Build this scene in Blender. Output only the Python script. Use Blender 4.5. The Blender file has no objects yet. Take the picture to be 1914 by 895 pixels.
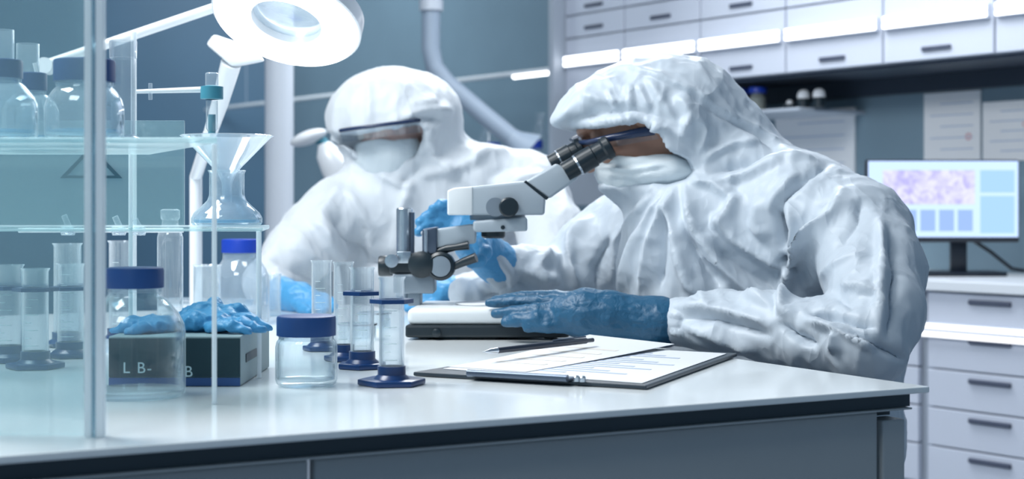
import bpy, bmesh, math, random
import numpy as np
from mathutils import Vector, Matrix

random.seed(7)
SC = bpy.context.scene
COL = SC.collection
F, CX, HY = 2843.0, 957.0, 388.0          # focal length in pixels, principal column, horizon row of the photograph
ZC = 0.99                                  # camera height
TZ = 0.78                                  # worktop height


def W(px, py, d):
    return Vector(((px - CX) * d / F, d, ZC + (HY - py) * d / F))


def TD(py):                                # distance of a worktop point that shows at row py
    return (ZC - TZ) * F / (py - HY)


# ------------------------------------------------------------------ materials
def new_mat(name):
    m = bpy.data.materials.new(name)
    m.use_nodes = True
    nt = m.node_tree
    nt.nodes.clear()
    return m, nt, nt.nodes, nt.links


def principled(name, col, rough=0.5, metal=0.0, spec=0.5, coat=0.0, bump=None, vary=None, sheen=0.0, emis=None, es=0.0, sss=0.0):
    m, nt, N, L = new_mat(name)
    out = N.new('ShaderNodeOutputMaterial')
    p = N.new('ShaderNodeBsdfPrincipled')
    p.inputs['Base Color'].default_value = (*col, 1)
    p.inputs['Roughness'].default_value = rough
    p.inputs['Metallic'].default_value = metal
    p.inputs['Specular IOR Level'].default_value = spec
    p.inputs['Coat Weight'].default_value = coat
    p.inputs['Sheen Weight'].default_value = sheen
    if sss:
        p.inputs['Subsurface Weight'].default_value = sss
        p.inputs['Subsurface Radius'].default_value = (0.01, 0.006, 0.004)
    if emis:
        p.inputs['Emission Color'].default_value = (*emis, 1)
        p.inputs['Emission Strength'].default_value = es
    tc = N.new('ShaderNodeTexCoord')
    if vary:
        sc, amt = vary
        n = N.new('ShaderNodeTexNoise')
        n.inputs['Scale'].default_value = sc
        n.inputs['Detail'].default_value = 5
        L.new(tc.outputs['Object'], n.inputs['Vector'])
        mx = N.new('ShaderNodeMix')
        mx.data_type = 'RGBA'
        mx.inputs[6].default_value = (*[c * (1 - amt) for c in col], 1)
        mx.inputs[7].default_value = (*[min(1, c * (1 + amt)) for c in col], 1)
        L.new(n.outputs['Fac'], mx.inputs[0])
        L.new(mx.outputs[2], p.inputs['Base Color'])
    if bump:
        last = None
        for sc, st, stretch in bump:
            mp = N.new('ShaderNodeMapping')
            mp.inputs['Scale'].default_value = stretch
            L.new(tc.outputs['Object'], mp.inputs['Vector'])
            n = N.new('ShaderNodeTexNoise')
            n.inputs['Scale'].default_value = sc
            n.inputs['Detail'].default_value = 4
            n.inputs['Distortion'].default_value = 0.6
            L.new(mp.outputs['Vector'], n.inputs['Vector'])
            b = N.new('ShaderNodeBump')
            b.inputs['Strength'].default_value = st
            b.inputs['Distance'].default_value = 0.01
            L.new(n.outputs['Fac'], b.inputs['Height'])
            if last:
                L.new(last.outputs['Normal'], b.inputs['Normal'])
            last = b
        L.new(last.outputs['Normal'], p.inputs['Normal'])
    L.new(p.outputs['BSDF'], out.inputs['Surface'])
    return m


def cloth(name, col, rough, layers):
    """woven-less film cloth: sharp ridged creases in several directions"""
    m = principled(name, col, rough, sheen=.08, vary=(7, .03))
    nt = m.node_tree; N, L = nt.nodes, nt.links
    p = next(n for n in N if n.type == 'BSDF_PRINCIPLED')
    tc = next(n for n in N if n.type == 'TEX_COORD')
    last = None
    for sc, st, stretch, rot, pw in layers:
        mp = N.new('ShaderNodeMapping'); mp.inputs['Scale'].default_value = stretch; mp.inputs['Rotation'].default_value = rot
        L.new(tc.outputs['Object'], mp.inputs['Vector'])
        n = N.new('ShaderNodeTexNoise'); n.inputs['Scale'].default_value = sc; n.inputs['Detail'].default_value = 1.5; n.inputs['Distortion'].default_value = .8
        L.new(mp.outputs['Vector'], n.inputs['Vector'])
        a = N.new('ShaderNodeMath'); a.operation = 'SUBTRACT'; a.inputs[1].default_value = .5; L.new(n.outputs['Fac'], a.inputs[0])
        b = N.new('ShaderNodeMath'); b.operation = 'ABSOLUTE'; L.new(a.outputs[0], b.inputs[0])
        c = N.new('ShaderNodeMath'); c.operation = 'MULTIPLY_ADD'; c.inputs[1].default_value = -3.2; c.inputs[2].default_value = 1.0; c.use_clamp = True; L.new(b.outputs[0], c.inputs[0])
        q = N.new('ShaderNodeMath'); q.operation = 'POWER'; q.inputs[1].default_value = pw; L.new(c.outputs[0], q.inputs[0])
        bp = N.new('ShaderNodeBump'); bp.inputs['Strength'].default_value = st; bp.inputs['Distance'].default_value = .012
        L.new(q.outputs[0], bp.inputs['Height'])
        if last: L.new(last.outputs['Normal'], bp.inputs['Normal'])
        last = bp
    L.new(last.outputs['Normal'], p.inputs['Normal'])
    return m


def emitter(name, col, s):
    m, nt, N, L = new_mat(name)
    out = N.new('ShaderNodeOutputMaterial')
    e = N.new('ShaderNodeEmission')
    e.inputs['Color'].default_value = (*col, 1)
    e.inputs['Strength'].default_value = s
    L.new(e.outputs[0], out.inputs['Surface'])
    return m


def glass(name, tint=(.96, .985, .99), edge=(.55, .64, .68), base=.05, gain=.75, power=2.6, haze=0.0, hazecol=(.8, .93, .95), rough=.04, rim=.45, thru=False):
    """thin glass: clear face on, mirror-like and greyer towards the edges"""
    m, nt, N, L = new_mat(name)
    out = N.new('ShaderNodeOutputMaterial')
    lw = N.new('ShaderNodeLayerWeight')
    lw.inputs['Blend'].default_value = 0.5
    pw = N.new('ShaderNodeMath'); pw.operation = 'POWER'; pw.inputs[1].default_value = power
    L.new(lw.outputs['Facing'], pw.inputs[0])
    ml = N.new('ShaderNodeMath'); ml.operation = 'MULTIPLY_ADD'; ml.inputs[1].default_value = gain; ml.inputs[2].default_value = base
    L.new(pw.outputs[0], ml.inputs[0])
    mc = N.new('ShaderNodeMix'); mc.data_type = 'RGBA'
    mc.inputs[6].default_value = (*tint, 1)
    mc.inputs[7].default_value = (*edge, 1)
    L.new(pw.outputs[0], mc.inputs[0])
    tr = N.new('ShaderNodeBsdfTransparent')
    L.new(mc.outputs[2], tr.inputs['Color'])
    gl = N.new('ShaderNodeBsdfGlossy')
    gl.inputs['Roughness'].default_value = rough
    gl.inputs['Color'].default_value = (.95, .98, 1, 1)
    mx = N.new('ShaderNodeMixShader')
    L.new(ml.outputs[0], mx.inputs[0]); L.new(tr.outputs[0], mx.inputs[1]); L.new(gl.outputs[0], mx.inputs[2])
    last = mx
    if rim:  # bright edge glints put into the colour as white at grazing angles
        tl = N.new('ShaderNodeBsdfTranslucent'); tl.inputs['Color'].default_value = (.92, .97, 1, 1)
        df0 = N.new('ShaderNodeBsdfDiffuse'); df0.inputs['Color'].default_value = (.92, .97, 1, 1)
        ad = N.new('ShaderNodeMixShader'); L.new(tl.outputs[0], ad.inputs[1]); L.new(df0.outputs[0], ad.inputs[2])
        rp = N.new('ShaderNodeMath'); rp.operation = 'POWER'; rp.inputs[1].default_value = 4.0; L.new(lw.outputs['Facing'], rp.inputs[0])
        rm = N.new('ShaderNodeMath'); rm.operation = 'MULTIPLY'; rm.inputs[1].default_value = rim; L.new(rp.outputs[0], rm.inputs[0])
        m3 = N.new('ShaderNodeMixShader'); L.new(rm.outputs[0], m3.inputs[0]); L.new(mx.outputs[0], m3.inputs[1]); L.new(ad.outputs[0], m3.inputs[2])
        last = m3
    if haze:
        df = N.new('ShaderNodeBsdfDiffuse')
        df.inputs['Color'].default_value = (*hazecol, 1)
        m2 = N.new('ShaderNodeMixShader')
        m2.inputs[0].default_value = haze
        if thru:
            t2 = N.new('ShaderNodeBsdfTranslucent'); t2.inputs['Color'].default_value = (*hazecol, 1)
            a2 = N.new('ShaderNodeMixShader'); L.new(df.outputs[0], a2.inputs[1]); L.new(t2.outputs[0], a2.inputs[2])
            df = a2
        L.new(last.outputs[0], m2.inputs[1]); L.new(df.outputs[0], m2.inputs[2])
        last = m2
    L.new(last.outputs[0], out.inputs['Surface'])
    return m


M = {}
M['coverall'] = cloth('coverall_fabric', (.57, .635, .70), .48, [(6, .26, (1, 1, .3), (0, .5, 0), 2.2), (7, .22, (1, 1, .35), (0, -.75, .4), 2.2), (22, .10, (1, 1, .6), (.3, .2, 0), 2)])  # white suit darkened: its shaded side is put into the colour
M['coverall_far'] = cloth('coverall_fabric_far', (.70, .74, .78), .55, [(6, .25, (1, 1, .35), (0, .6, 0), 2.2), (7, .2, (1, 1, .4), (0, -.7, .4), 2.2), (20, .10, (1, 1, .6), (.3, .2, 0), 2)])  # lighter copy of the same white suit, for the better lit person
M['mask'] = principled('mask_fabric', (.78, .85, .88), .7, bump=[(60, .12, (.5, 1, 3))])
M['skin'] = principled('skin_brown', (.43, .235, .165), .45, sss=.08, vary=(40, .12))
M['skin_light'] = principled('skin_light', (.62, .43, .38), .5, sss=.08, vary=(40, .1))
M['glove'] = principled('nitrile_blue', (.016, .100, .195), .45, bump=[(70, .3, (1, 1, 1)), (24, .25, (.6, 1, 1.6))])  # near glove: the shade on it is put into a darker blue
M['glove_light'] = principled('nitrile_light_blue', (.085, .36, .66), .4, bump=[(55, .35, (1, 1, 1))])
M['navy'] = principled('navy_frame', (.018, .035, .09), .25)
M['worktop'] = principled('white_worktop', (.84, .885, .895), .16, coat=.15, vary=(3, .03))
M['bench_dark'] = principled('dark_bench_metal', (.035, .055, .07), .4)
M['bench_grey'] = principled('grey_bench_panel', (.40, .43, .44), .45, vary=(6, .05))
M['scope'] = principled('microscope_enamel', (.41, .47, .52), .38, coat=.1)
M['scope_white'] = principled('microscope_white', (.80, .83, .84), .35, coat=.1)
M['scope_black'] = principled('black_plastic', (.012, .022, .03), .33)
M['scope_mid'] = principled('grey_metal', (.25, .30, .35), .35, metal=.3)
M['steel'] = principled('steel', (.62, .67, .72), .22, metal=.9)
M['steel_dark'] = principled('dark_steel', (.10, .13, .18), .3, metal=.6)
M['blue_cap'] = principled('blue_plastic', (.012, .060, .215), .42)
M['blue_dark'] = principled('blue_plastic_base', (.008, .042, .15), .3)
M['blue_bright'] = principled('bright_blue_plastic', (.01, .05, .42), .38)
M['glass'] = glass('clear_glass', base=.03, rim=.7)
M['glass_tube'] = glass('tube_glass', tint=(.955, .975, .985), edge=(.5, .58, .64), gain=.7, power=2.0, haze=.07, hazecol=(.92, .97, 1), thru=True, rim=.75)
M['glass_bright'] = glass('bright_glass', tint=(.94, .97, .98), edge=(.7, .8, .84), base=.08, gain=.8, power=1.8, haze=.12, hazecol=(.9, .96, 1), thru=True, rim=.65)
M['frost'] = glass('frosted_glass', tint=(.93, .96, .98), edge=(.8, .86, .9), base=.06, gain=.7, power=1.8, haze=.15, hazecol=(.80, .88, .93), thru=True, rim=.5)
M['pane'] = glass('screen_glass', tint=(.90, .955, .96), edge=(.7, .85, .85), base=.05, gain=.6, haze=.15, hazecol=(.62, .86, .88))
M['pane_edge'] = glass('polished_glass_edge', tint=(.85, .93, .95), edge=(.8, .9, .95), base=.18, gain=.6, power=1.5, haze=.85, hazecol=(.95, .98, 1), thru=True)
M['pane_core'] = glass('glass_edge_core', tint=(.62, .74, .80), edge=(.5, .6, .66), base=.1, gain=.4, haze=.08)
M['shelf_glass'] = glass('shelf_glass', tint=(.86, .94, .94), edge=(.75, .9, .9), base=.07, gain=.5, haze=.14, hazecol=(.7, .9, .92))
M['lens'] = glass('lens_glass', tint=(.92, .95, .97), edge=(.8, .88, .92), base=.12, gain=.5, haze=.25, hazecol=(.8, .88, .95), rough=.1)
M['shield'] = glass('safety_lens', tint=(.93, .96, .98), edge=(.85, .9, .95), base=.06, gain=.6, power=2.2, rim=.2)
M['liquid'] = glass('pale_blue_liquid', tint=(.72, .90, .98), edge=(.5, .78, .92), base=.04, gain=.3, haze=.12, hazecol=(.4, .75, .95))
M['liquid_blue'] = glass('blue_liquid', tint=(.35, .66, .93), edge=(.2, .5, .85), base=.04, gain=.3, haze=.25, hazecol=(.15, .45, .85))
M['lamp_white'] = principled('white_lamp_enamel', (.84, .87, .90), .3, coat=.2)
M['lamp_glow'] = emitter('ring_light_glow', (.97, .985, 1.0), 6.0)
M['led'] = emitter('led_diffuser', (.97, .98, 1.0), 3.6)  # glow of the modelled door reflections and the rail's lit end
M['led_soft'] = emitter('soft_led_diffuser', (.97, .98, 1.0), 1.7)  # weaker glow of the modelled drawer reflections
M['paper'] = principled('paper', (.82, .84, .87), .8)
M['print'] = principled('printed_lines', (.50, .58, .72), .8)
M['print_warm'] = principled('printed_table', (.80, .76, .70), .8)
M['red_ink'] = principled('red_ink', (.70, .42, .45), .8)
M['board'] = principled('dark_clipboard', (.025, .04, .055), .35)
M['pen'] = principled('dark_pen', (.012, .02, .04), .3)
M['box'] = principled('dark_teal_card', (.012, .042, .056), .65, vary=(9, .12))
M['box_side'] = principled('grey_card', (.36, .45, .47), .6)
M['box_blue'] = principled('blue_card_strip', (.03, .09, .26), .5)
M['letter'] = principled('white_print', (.62, .74, .76), .6)
M['teal'] = principled('teal_plastic', (.06, .27, .36), .4)
M['sign'] = principled('sign_ink', (.03, .09, .13), .5)
M['cab'] = principled('glossy_cabinet_white', (.60, .645, .74), .28, coat=.2)
M['cab_body'] = principled('cabinet_carcass', (.38, .43, .50), .5)
M['handle'] = principled('handle_recess', (.07, .085, .13), .45)
M['counter'] = principled('pale_counter', (.74, .78, .82), .3)
M['under'] = principled('dark_underside', (.03, .045, .07), .5)  # shade below the wall cabinets, put into a dark colour
M['splash'] = principled('blue_grey_backsplash', (.20, .29, .355), .25, vary=(2.2, .16))
M['slate'] = principled('slate_blue_wall', (.085, .185, .29), .5, vary=(1.1, .22))
M['ceil'] = principled('ceiling_paint', (.55, .6, .65), .7)
M['floor'] = principled('grey_floor', (.30, .33, .38), .3, vary=(2, .05))
M['pipe'] = principled('pale_duct', (.36, .44, .54), .4)
M['column'] = principled('white_column', (.66, .71, .78), .4)
M['amber'] = principled('amber_glass', (.22, .24, .22), .2)
M['bezel'] = principled('monitor_black', (.012, .018, .03), .35)


# ------------------------------------------------------------------ objects
ORG = {}


def thing(name, label, cat, loc=(0, 0, 0), group=None, kind=None):
    o = bpy.data.objects.new(name, None)
    COL.objects.link(o)
    o.location = loc
    o.empty_display_size = .05
    ORG[o.name] = Vector(loc)
    tag(o, label, cat, group, kind)
    return o


def tag(o, label=None, cat=None, group=None, kind=None):
    if label: o['label'] = label
    if cat: o['category'] = cat
    if group: o['group'] = group
    if kind: o['kind'] = kind
    return o


class MB:
    """collects shapes in world coordinates"""

    def __init__(self):
        self.v, self.f = [], []

    def add(self, vs, fs):
        n = len(self.v)
        self.v += [Vector(p) for p in vs]
        self.f += [tuple(i + n for i in f) for f in fs]
        return self

    def bm(self, b):
        b.verts.index_update()
        return self.add([v.co.copy() for v in b.verts], [[v.index for v in f.verts] for f in b.faces])

    def box(self, c, size, R=None, bev=0.0, seg=2):
        b = bmesh.new()
        bmesh.ops.create_cube(b, size=1)
        for v in b.verts:
            v.co = Vector((v.co.x * size[0], v.co.y * size[1], v.co.z * size[2]))
        if bev:
            bmesh.ops.bevel(b, geom=b.edges[:], offset=bev, segments=seg, affect='EDGES', profile=.5)
        Mx = (R.to_4x4() if R is not None else Matrix())
        Mx.translation = Vector(c)
        b.transform(Mx)
        self.bm(b); b.free()
        return self

    def prism(self, poly, vec, bev=0.0, seg=2):
        """extrude a 3D polygon along vec"""
        b = bmesh.new()
        vec = Vector(vec)
        a = [b.verts.new(Vector(p)) for p in poly]
        c = [b.verts.new(Vector(p) + vec) for p in poly]
        n = len(a)
        b.faces.new(a[::-1]); b.faces.new(c)
        for i in range(n):
            j = (i + 1) % n
            b.faces.new((a[i], a[j], c[j], c[i]))
        bmesh.ops.recalc_face_normals(b, faces=b.faces[:])
        if bev:
            bmesh.ops.bevel(b, geom=b.edges[:], offset=bev, segments=seg, affect='EDGES', profile=.5)
        self.bm(b); b.free()
        return self

    def tube(self, pts, rs, n=16, cap=True, flat=None):
        pts = [Vector(p) for p in pts]
        if not hasattr(rs, '__len__'): rs = [rs] * len(pts)
        rings = []
        t0 = (pts[1] - pts[0]).normalized()
        ref = Vector((0, 0, 1)) if abs(t0.z) < .9 else Vector((1, 0, 0))
        x = t0.cross(ref).normalized()
        for i, p in enumerate(pts):
            t = (pts[min(i + 1, len(pts) - 1)] - pts[max(i - 1, 0)]).normalized()
            x = (x - t * x.dot(t)).normalized()
            y = t.cross(x)
            rings.append([p + x * rs[i] * math.cos(a) + y * rs[i] * math.sin(a) * (flat or 1)
                          for a in [2 * math.pi * k / n for k in range(n)]])
        vs = [q for r in rings for q in r]
        fs = []
        for i in range(len(pts) - 1):
            for k in range(n):
                j = (k + 1) % n
                fs.append((i * n + k, i * n + j, (i + 1) * n + j, (i + 1) * n + k))
        if cap:
            fs.append(tuple(range(n))[::-1])
            fs.append(tuple((len(pts) - 1) * n + k for k in range(n)))
        return self.add(vs, fs)

    def lathe(self, c, prof, n=48, axis=None):
        """prof: (r, h) pairs along axis (default up) from c"""
        c = Vector(c)
        ax = Vector(axis).normalized() if axis is not None else Vector((0, 0, 1))
        ref = Vector((1, 0, 0)) if abs(ax.x) < .9 else Vector((0, 1, 0))
        x = (ref - ax * ref.dot(ax)).normalized(); y = ax.cross(x)
        vs, fs, rows = [], [], []
        for r, h in prof:
            if r < 1e-6:
                rows.append([len(vs)]); vs.append(c + ax * h)
            else:
                rows.append(list(range(len(vs), len(vs) + n)))
                vs += [c + ax * h + x * r * math.cos(2 * math.pi * k / n) + y * r * math.sin(2 * math.pi * k / n) for k in range(n)]
        for a, b in zip(rows, rows[1:]):
            for k in range(n):
                j = (k + 1) % n
                if len(a) == 1 and len(b) == 1: continue
                if len(a) == 1: fs.append((a[0], b[j], b[k]))
                elif len(b) == 1: fs.append((a[k], a[j], b[0]))
                else: fs.append((a[k], a[j], b[j], b[k]))
        return self.add(vs, fs)

    def build(self, name, mat, parent=None, origin=None, smooth=True, angle=35):
        if parent is not None: o0 = ORG[parent.name]
        elif origin is not None: o0 = Vector(origin)
        else: o0 = Vector((0, 0, 0))
        me = bpy.data.meshes.new(name)
        me.from_pydata([tuple(p - o0) for p in self.v], [], self.f)
        me.update()
        return finish(name, me, mat, parent, o0, smooth, angle)


def finish(name, me, mat, parent, o0, smooth=True, angle=35):
    me.materials.append(mat)
    if smooth:
        me.shade_smooth()
        if angle: me.set_sharp_from_angle(angle=math.radians(angle))
    o = bpy.data.objects.new(name, me)
    COL.objects.link(o)
    if parent is not None:
        o.parent = parent
    else:
        o.location = o0
    ORG[o.name] = o0.copy()
    return o


def rotz(a): return Matrix.Rotation(a, 3, 'Z')


# ------------------------------------------------------------------ soft solids: distance fields turned into one continuous skin
class Soft:
    def __init__(self, lo, hi, h):
        self.lo, self.h = np.array(lo, float), h
        self.n = [int(math.ceil((hi[i] - lo[i]) / h)) + 1 for i in range(3)]
        self.ax = [self.lo[i] + h * np.arange(self.n[i]) for i in range(3)]
        self.D = np.full(self.n, 0.5, np.float32)

    def _sl(self, lo, hi, pad):
        out = []
        for i in range(3):
            a = max(0, int((lo[i] - pad - self.lo[i]) / self.h)); b = min(self.n[i], int((hi[i] + pad - self.lo[i]) / self.h) + 2)
            if b <= a: return None
            out.append(slice(a, b))
        return tuple(out)

    def _co(self, s):
        return (self.ax[0][s[0]].reshape(-1, 1, 1), self.ax[1][s[1]].reshape(1, -1, 1), self.ax[2][s[2]].reshape(1, 1, -1))

    def _mix(self, s, d, k, sub=False):
        A = self.D[s]
        if sub:
            d = -d
            h = np.clip(.5 - .5 * (d - A) / k, 0, 1) if k else (d < A) * 1.0
            # smooth max(A, d)
            self.D[s] = (A * h + d * (1 - h) + k * h * (1 - h)) if k else np.maximum(A, d)
        else:
            if k:
                h = np.clip(.5 + .5 * (A - d) / k, 0, 1)
                self.D[s] = A * (1 - h) + d * h - k * h * (1 - h)
            else:
                self.D[s] = np.minimum(A, d)

    def cap(self, a, b, ra, rb, k=.02, sq=None, sub=False):
        a, b = np.array(a, float), np.array(b, float)
        R = max(ra, rb)
        s = self._sl(np.minimum(a, b) - R, np.maximum(a, b) + R, 2 * k + .03)
        if s is None: return self
        X, Y, Z = self._co(s)
        ba = b - a; L2 = max(float(ba @ ba), 1e-12)
        px, py, pz = X - a[0], Y - a[1], Z - a[2]
        t = np.clip((px * ba[0] + py * ba[1] + pz * ba[2]) / L2, 0, 1)
        qx, qy, qz = px - t * ba[0], py - t * ba[1], pz - t * ba[2]
        f = 1.0
        if sq is not None:
            n, sc = np.array(sq[0], float), sq[1]
            n /= np.linalg.norm(n)
            c = (qx * n[0] + qy * n[1] + qz * n[2]) * (1 / sc - 1)
            qx, qy, qz = qx + c * n[0], qy + c * n[1], qz + c * n[2]
            f = min(sc, 1)
        d = (np.sqrt(qx * qx + qy * qy + qz * qz) - (ra + (rb - ra) * t)) * f
        self._mix(s, d, k, sub)
        return self

    def chain(self, pts, rs, k=.02, sq=None):
        for (a, b, ra, rb) in zip(pts, pts[1:], rs, rs[1:]):
            self.cap(a, b, ra, rb, k, sq)
        return self

    def ell(self, c, r, R=None, k=.02, sub=False):
        """R: three rows = the axes of the ellipsoid"""
        c = np.array(c, float); rm = max(r)
        s = self._sl(c - rm, c + rm, 2 * k + .03)
        if s is None: return self
        X, Y, Z = self._co(s)
        x, y, z = X - c[0], Y - c[1], Z - c[2]
        if R is not None:
            A = [np.array(q, float) for q in R]
            x, y, z = [x * q[0] + y * q[1] + z * q[2] for q in A]
        k0 = np.sqrt((x / r[0]) ** 2 + (y / r[1]) ** 2 + (z / r[2]) ** 2)
        k1 = np.sqrt((x / r[0] ** 2) ** 2 + (y / r[1] ** 2) ** 2 + (z / r[2] ** 2) ** 2)
        d = k0 * (k0 - 1) / np.maximum(k1, 1e-6)
        self._mix(s, d, k, sub)
        return self

    def cut_poly(self, poly, y0, y1, k=.006):
        """remove an (x, z) outline pushed from y0 to y1"""
        P = np.array(poly, float)
        s = self._sl((P[:, 0].min(), y0, P[:, 1].min()), (P[:, 0].max(), y1, P[:, 1].max()), .03)
        X, Y, Z = self._co(s)
        x, z = X[:, :, 0], Z[:, 0, :]
        x, z = np.broadcast_arrays(x, z)
        d = np.full(x.shape, 1e9); ins = np.zeros(x.shape, bool)
        for i in range(len(P)):
            a, b = P[i], P[(i + 1) % len(P)]
            e = b - a
            wx, wz = x - a[0], z - a[1]
            t = np.clip((wx * e[0] + wz * e[1]) / (e @ e), 0, 1)
            d = np.minimum(d, (wx - t * e[0]) ** 2 + (wz - t * e[1]) ** 2)
            c = ((a[1] > z) != (b[1] > z))
            xi = a[0] + (z - a[1]) * e[0] / (e[1] if abs(e[1]) > 1e-9 else 1e-9)
            ins ^= c & (x < xi)
        d = np.sqrt(d) * np.where(ins, -1, 1)
        d = d[:, None, :]
        dy = np.maximum(y0 - Y, Y - y1)
        d = np.maximum(d, dy).astype(np.float32)
        self._mix(s, d, k, True)
        return self

    def surface(self, smooth=2):
        D, h = self.D, self.h
        c = [D[i:D.shape[0] - 1 + i, j:D.shape[1] - 1 + j, l:D.shape[2] - 1 + l] for i in (0, 1) for j in (0, 1) for l in (0, 1)]
        neg = sum((q < 0).astype(np.int8) for q in c)
        act = (neg > 0) & (neg < 8)
        idx = np.argwhere(act)
        vals = np.stack([q[act] for q in c], 1)
        off = np.array([(i, j, l) for i in (0, 1) for j in (0, 1) for l in (0, 1)], float)
        acc = np.zeros((len(idx), 3)); cnt = np.zeros(len(idx))
        for a in range(8):
            for b in range(a + 1, 8):
                if np.abs(off[a] - off[b]).sum() != 1: continue
                va, vb = vals[:, a], vals[:, b]
                m = (va < 0) != (vb < 0)
                t = va[m] / (va[m] - vb[m])
                acc[m] += off[a] + t[:, None] * (off[b] - off[a]); cnt[m] += 1
        V = self.lo + h * (idx + acc / cnt[:, None])
        G = np.full(act.shape, -1, np.int64)
        G[act] = np.arange(len(idx))
        S = D < 0
        quads = []
        for ax in range(3):
            A = np.take(S, range(0, S.shape[ax] - 1), ax); B = np.take(S, range(1, S.shape[ax]), ax)
            e = np.argwhere(A != B)
            o1, o2 = [(1, 2), (2, 0), (0, 1)][ax]
            ok = (e[:, o1] > 0) & (e[:, o2] > 0) & (e[:, o1] < S.shape[o1] - 1) & (e[:, o2] < S.shape[o2] - 1)
            e = e[ok]
            ins = S[e[:, 0], e[:, 1], e[:, 2]]
            def g(d1, d2):
                q = e.copy(); q[:, o1] -= d1; q[:, o2] -= d2
                return G[q[:, 0], q[:, 1], q[:, 2]]
            Q = np.stack([g(1, 1), g(0, 1), g(0, 0), g(1, 0)], 1)
            Q[~ins] = Q[~ins][:, ::-1]
            quads.append(Q)
        Q = np.concatenate(quads)
        Q = Q[(Q >= 0).all(1)]
        for _ in range(smooth):
            V = relax(V, Q, .5); V = relax(V, Q, -.45)
        return V, Q


def relax(V, Q, lam):
    E = np.concatenate([Q[:, [0, 1]], Q[:, [1, 2]], Q[:, [2, 3]], Q[:, [3, 0]]])
    n = len(V)
    cnt = np.bincount(E[:, 0], minlength=n) + np.bincount(E[:, 1], minlength=n)
    S = np.stack([np.bincount(E[:, 0], V[E[:, 1], i], n) + np.bincount(E[:, 1], V[E[:, 0], i], n) for i in range(3)], 1)
    return V + lam * (S / np.maximum(cnt, 1)[:, None] - V)


def normals(V, Q):
    n = np.cross(V[Q[:, 2]] - V[Q[:, 0]], V[Q[:, 3]] - V[Q[:, 1]])
    N = np.stack([sum(np.bincount(Q[:, j], n[:, i], len(V)) for j in range(4)) for i in range(3)], 1)
    return N / np.maximum(np.linalg.norm(N, axis=1), 1e-12)[:, None]


def vnoise(P, seed=0):
    I = np.floor(P).astype(np.int64); f = P - I; f = f * f * (3 - 2 * f)
    def hsh(i, j, k):
        n = (i * 374761393 + j * 668265263 + k * 2147483647 + seed * 974634777) & 0xffffffff
        n = ((n ^ (n >> 13)) * 1274126177) & 0xffffffff
        return ((n ^ (n >> 16)) & 0xffff) / 65535.0
    r = 0
    for i in (0, 1):
        for j in (0, 1):
            for k in (0, 1):
                w = (f[:, 0] if i else 1 - f[:, 0]) * (f[:, 1] if j else 1 - f[:, 1]) * (f[:, 2] if k else 1 - f[:, 2])
                r = r + w * hsh(I[:, 0] + i, I[:, 1] + j, I[:, 2] + k)
    return r


def fold(V, N, folds, d0, y_lim=None):
    """raise or sink long creases of cloth; each crease: list of (column, row) points, height, half width in pixels"""
    px = CX + V[:, 0] * F / V[:, 1]; py = HY - (V[:, 2] - ZC) * F / V[:, 1]
    view = V - np.array([0, 0, ZC]); view /= np.linalg.norm(view, axis=1)[:, None]
    face = np.clip(-(N * view).sum(1) * 2.2, 0, 1)
    disp = np.zeros(len(V))
    for pts, amp, w in folds:
        P = np.array(pts, float)
        L = np.concatenate([[0], np.cumsum(np.linalg.norm(np.diff(P, axis=0), axis=1))])
        best = np.full(len(V), 1e9); at = np.zeros(len(V)); sgn = np.zeros(len(V))
        for i in range(len(P) - 1):
            e = P[i + 1] - P[i]
            wx, wy = px - P[i, 0], py - P[i, 1]
            t = np.clip((wx * e[0] + wy * e[1]) / (e @ e), 0, 1)
            dd = np.hypot(wx - t * e[0], wy - t * e[1])
            m = dd < best
            best[m] = dd[m]; at[m] = (L[i] + t[m] * (L[i + 1] - L[i])) / L[-1]
            sgn[m] = np.sign(e[0] * wy[m] - e[1] * wx[m])
        ww = w * np.where(sgn > 0, .7, 1.5)
        taper = np.clip(np.minimum(at, 1 - at) * 5, .0, 1)
        disp += amp * np.exp(-(best / ww) ** 1.4) * taper
    return V + N * (disp * face)[:, None]


def crumple(V, N, scale, amp, stretch=(1, 1, 1), seed=0, sharp=2.5):
    P = V * np.array(stretch) * scale
    P = P + .6 * np.stack([vnoise(P * .7 + 11, seed + 5), vnoise(P * .7 + 37, seed + 6), vnoise(P * .7 + 71, seed + 7)], 1)
    n = 1 - np.abs(2 * vnoise(P, seed) - 1)
    n2 = 1 - np.abs(2 * vnoise(P * 2.1 + 5, seed + 1) - 1)
    return V + N * (amp * (n ** sharp - .3) + amp * .45 * (n2 ** sharp - .3))[:, None]


def skin_mesh(name, V, Q, mat, parent=None, origin=None):
    o0 = ORG[parent.name] if parent is not None else Vector(origin or (0, 0, 0))
    me = bpy.data.meshes.new(name)
    me.from_pydata((V - np.array(o0)).tolist(), [], Q.tolist())
    me.update()
    return finish(name, me, mat, parent, o0, True, None)

# ------------------------------------------------------------------ camera
cam = bpy.data.cameras.new('camera')
cam.sensor_width = 36
cam.lens = 36 * F / 1914
cam.shift_y = -(447.5 - HY) / 1914
cam.clip_start = .05
cam.dof.use_dof = True
cam.dof.focus_distance = 2.05
cam.dof.aperture_fstop = 5.4
cam_o = bpy.data.objects.new('camera', cam)
COL.objects.link(cam_o)
cam_o.location = (0, 0, ZC)
cam_o.rotation_euler = (math.pi / 2, 0, 0)
SC.camera = cam_o

# ------------------------------------------------------------------ the room
WD = Vector((-.599, .801, 0)); ND = Vector((.801, .599, 0)); C0 = Vector((1.18, 4.45, 0))
RW = rotz(math.atan2(-.801, .599))


def wp(t, n, z): return Vector((C0.x + WD.x * t + ND.x * n, C0.y + WD.y * t + ND.y * n, z))


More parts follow.
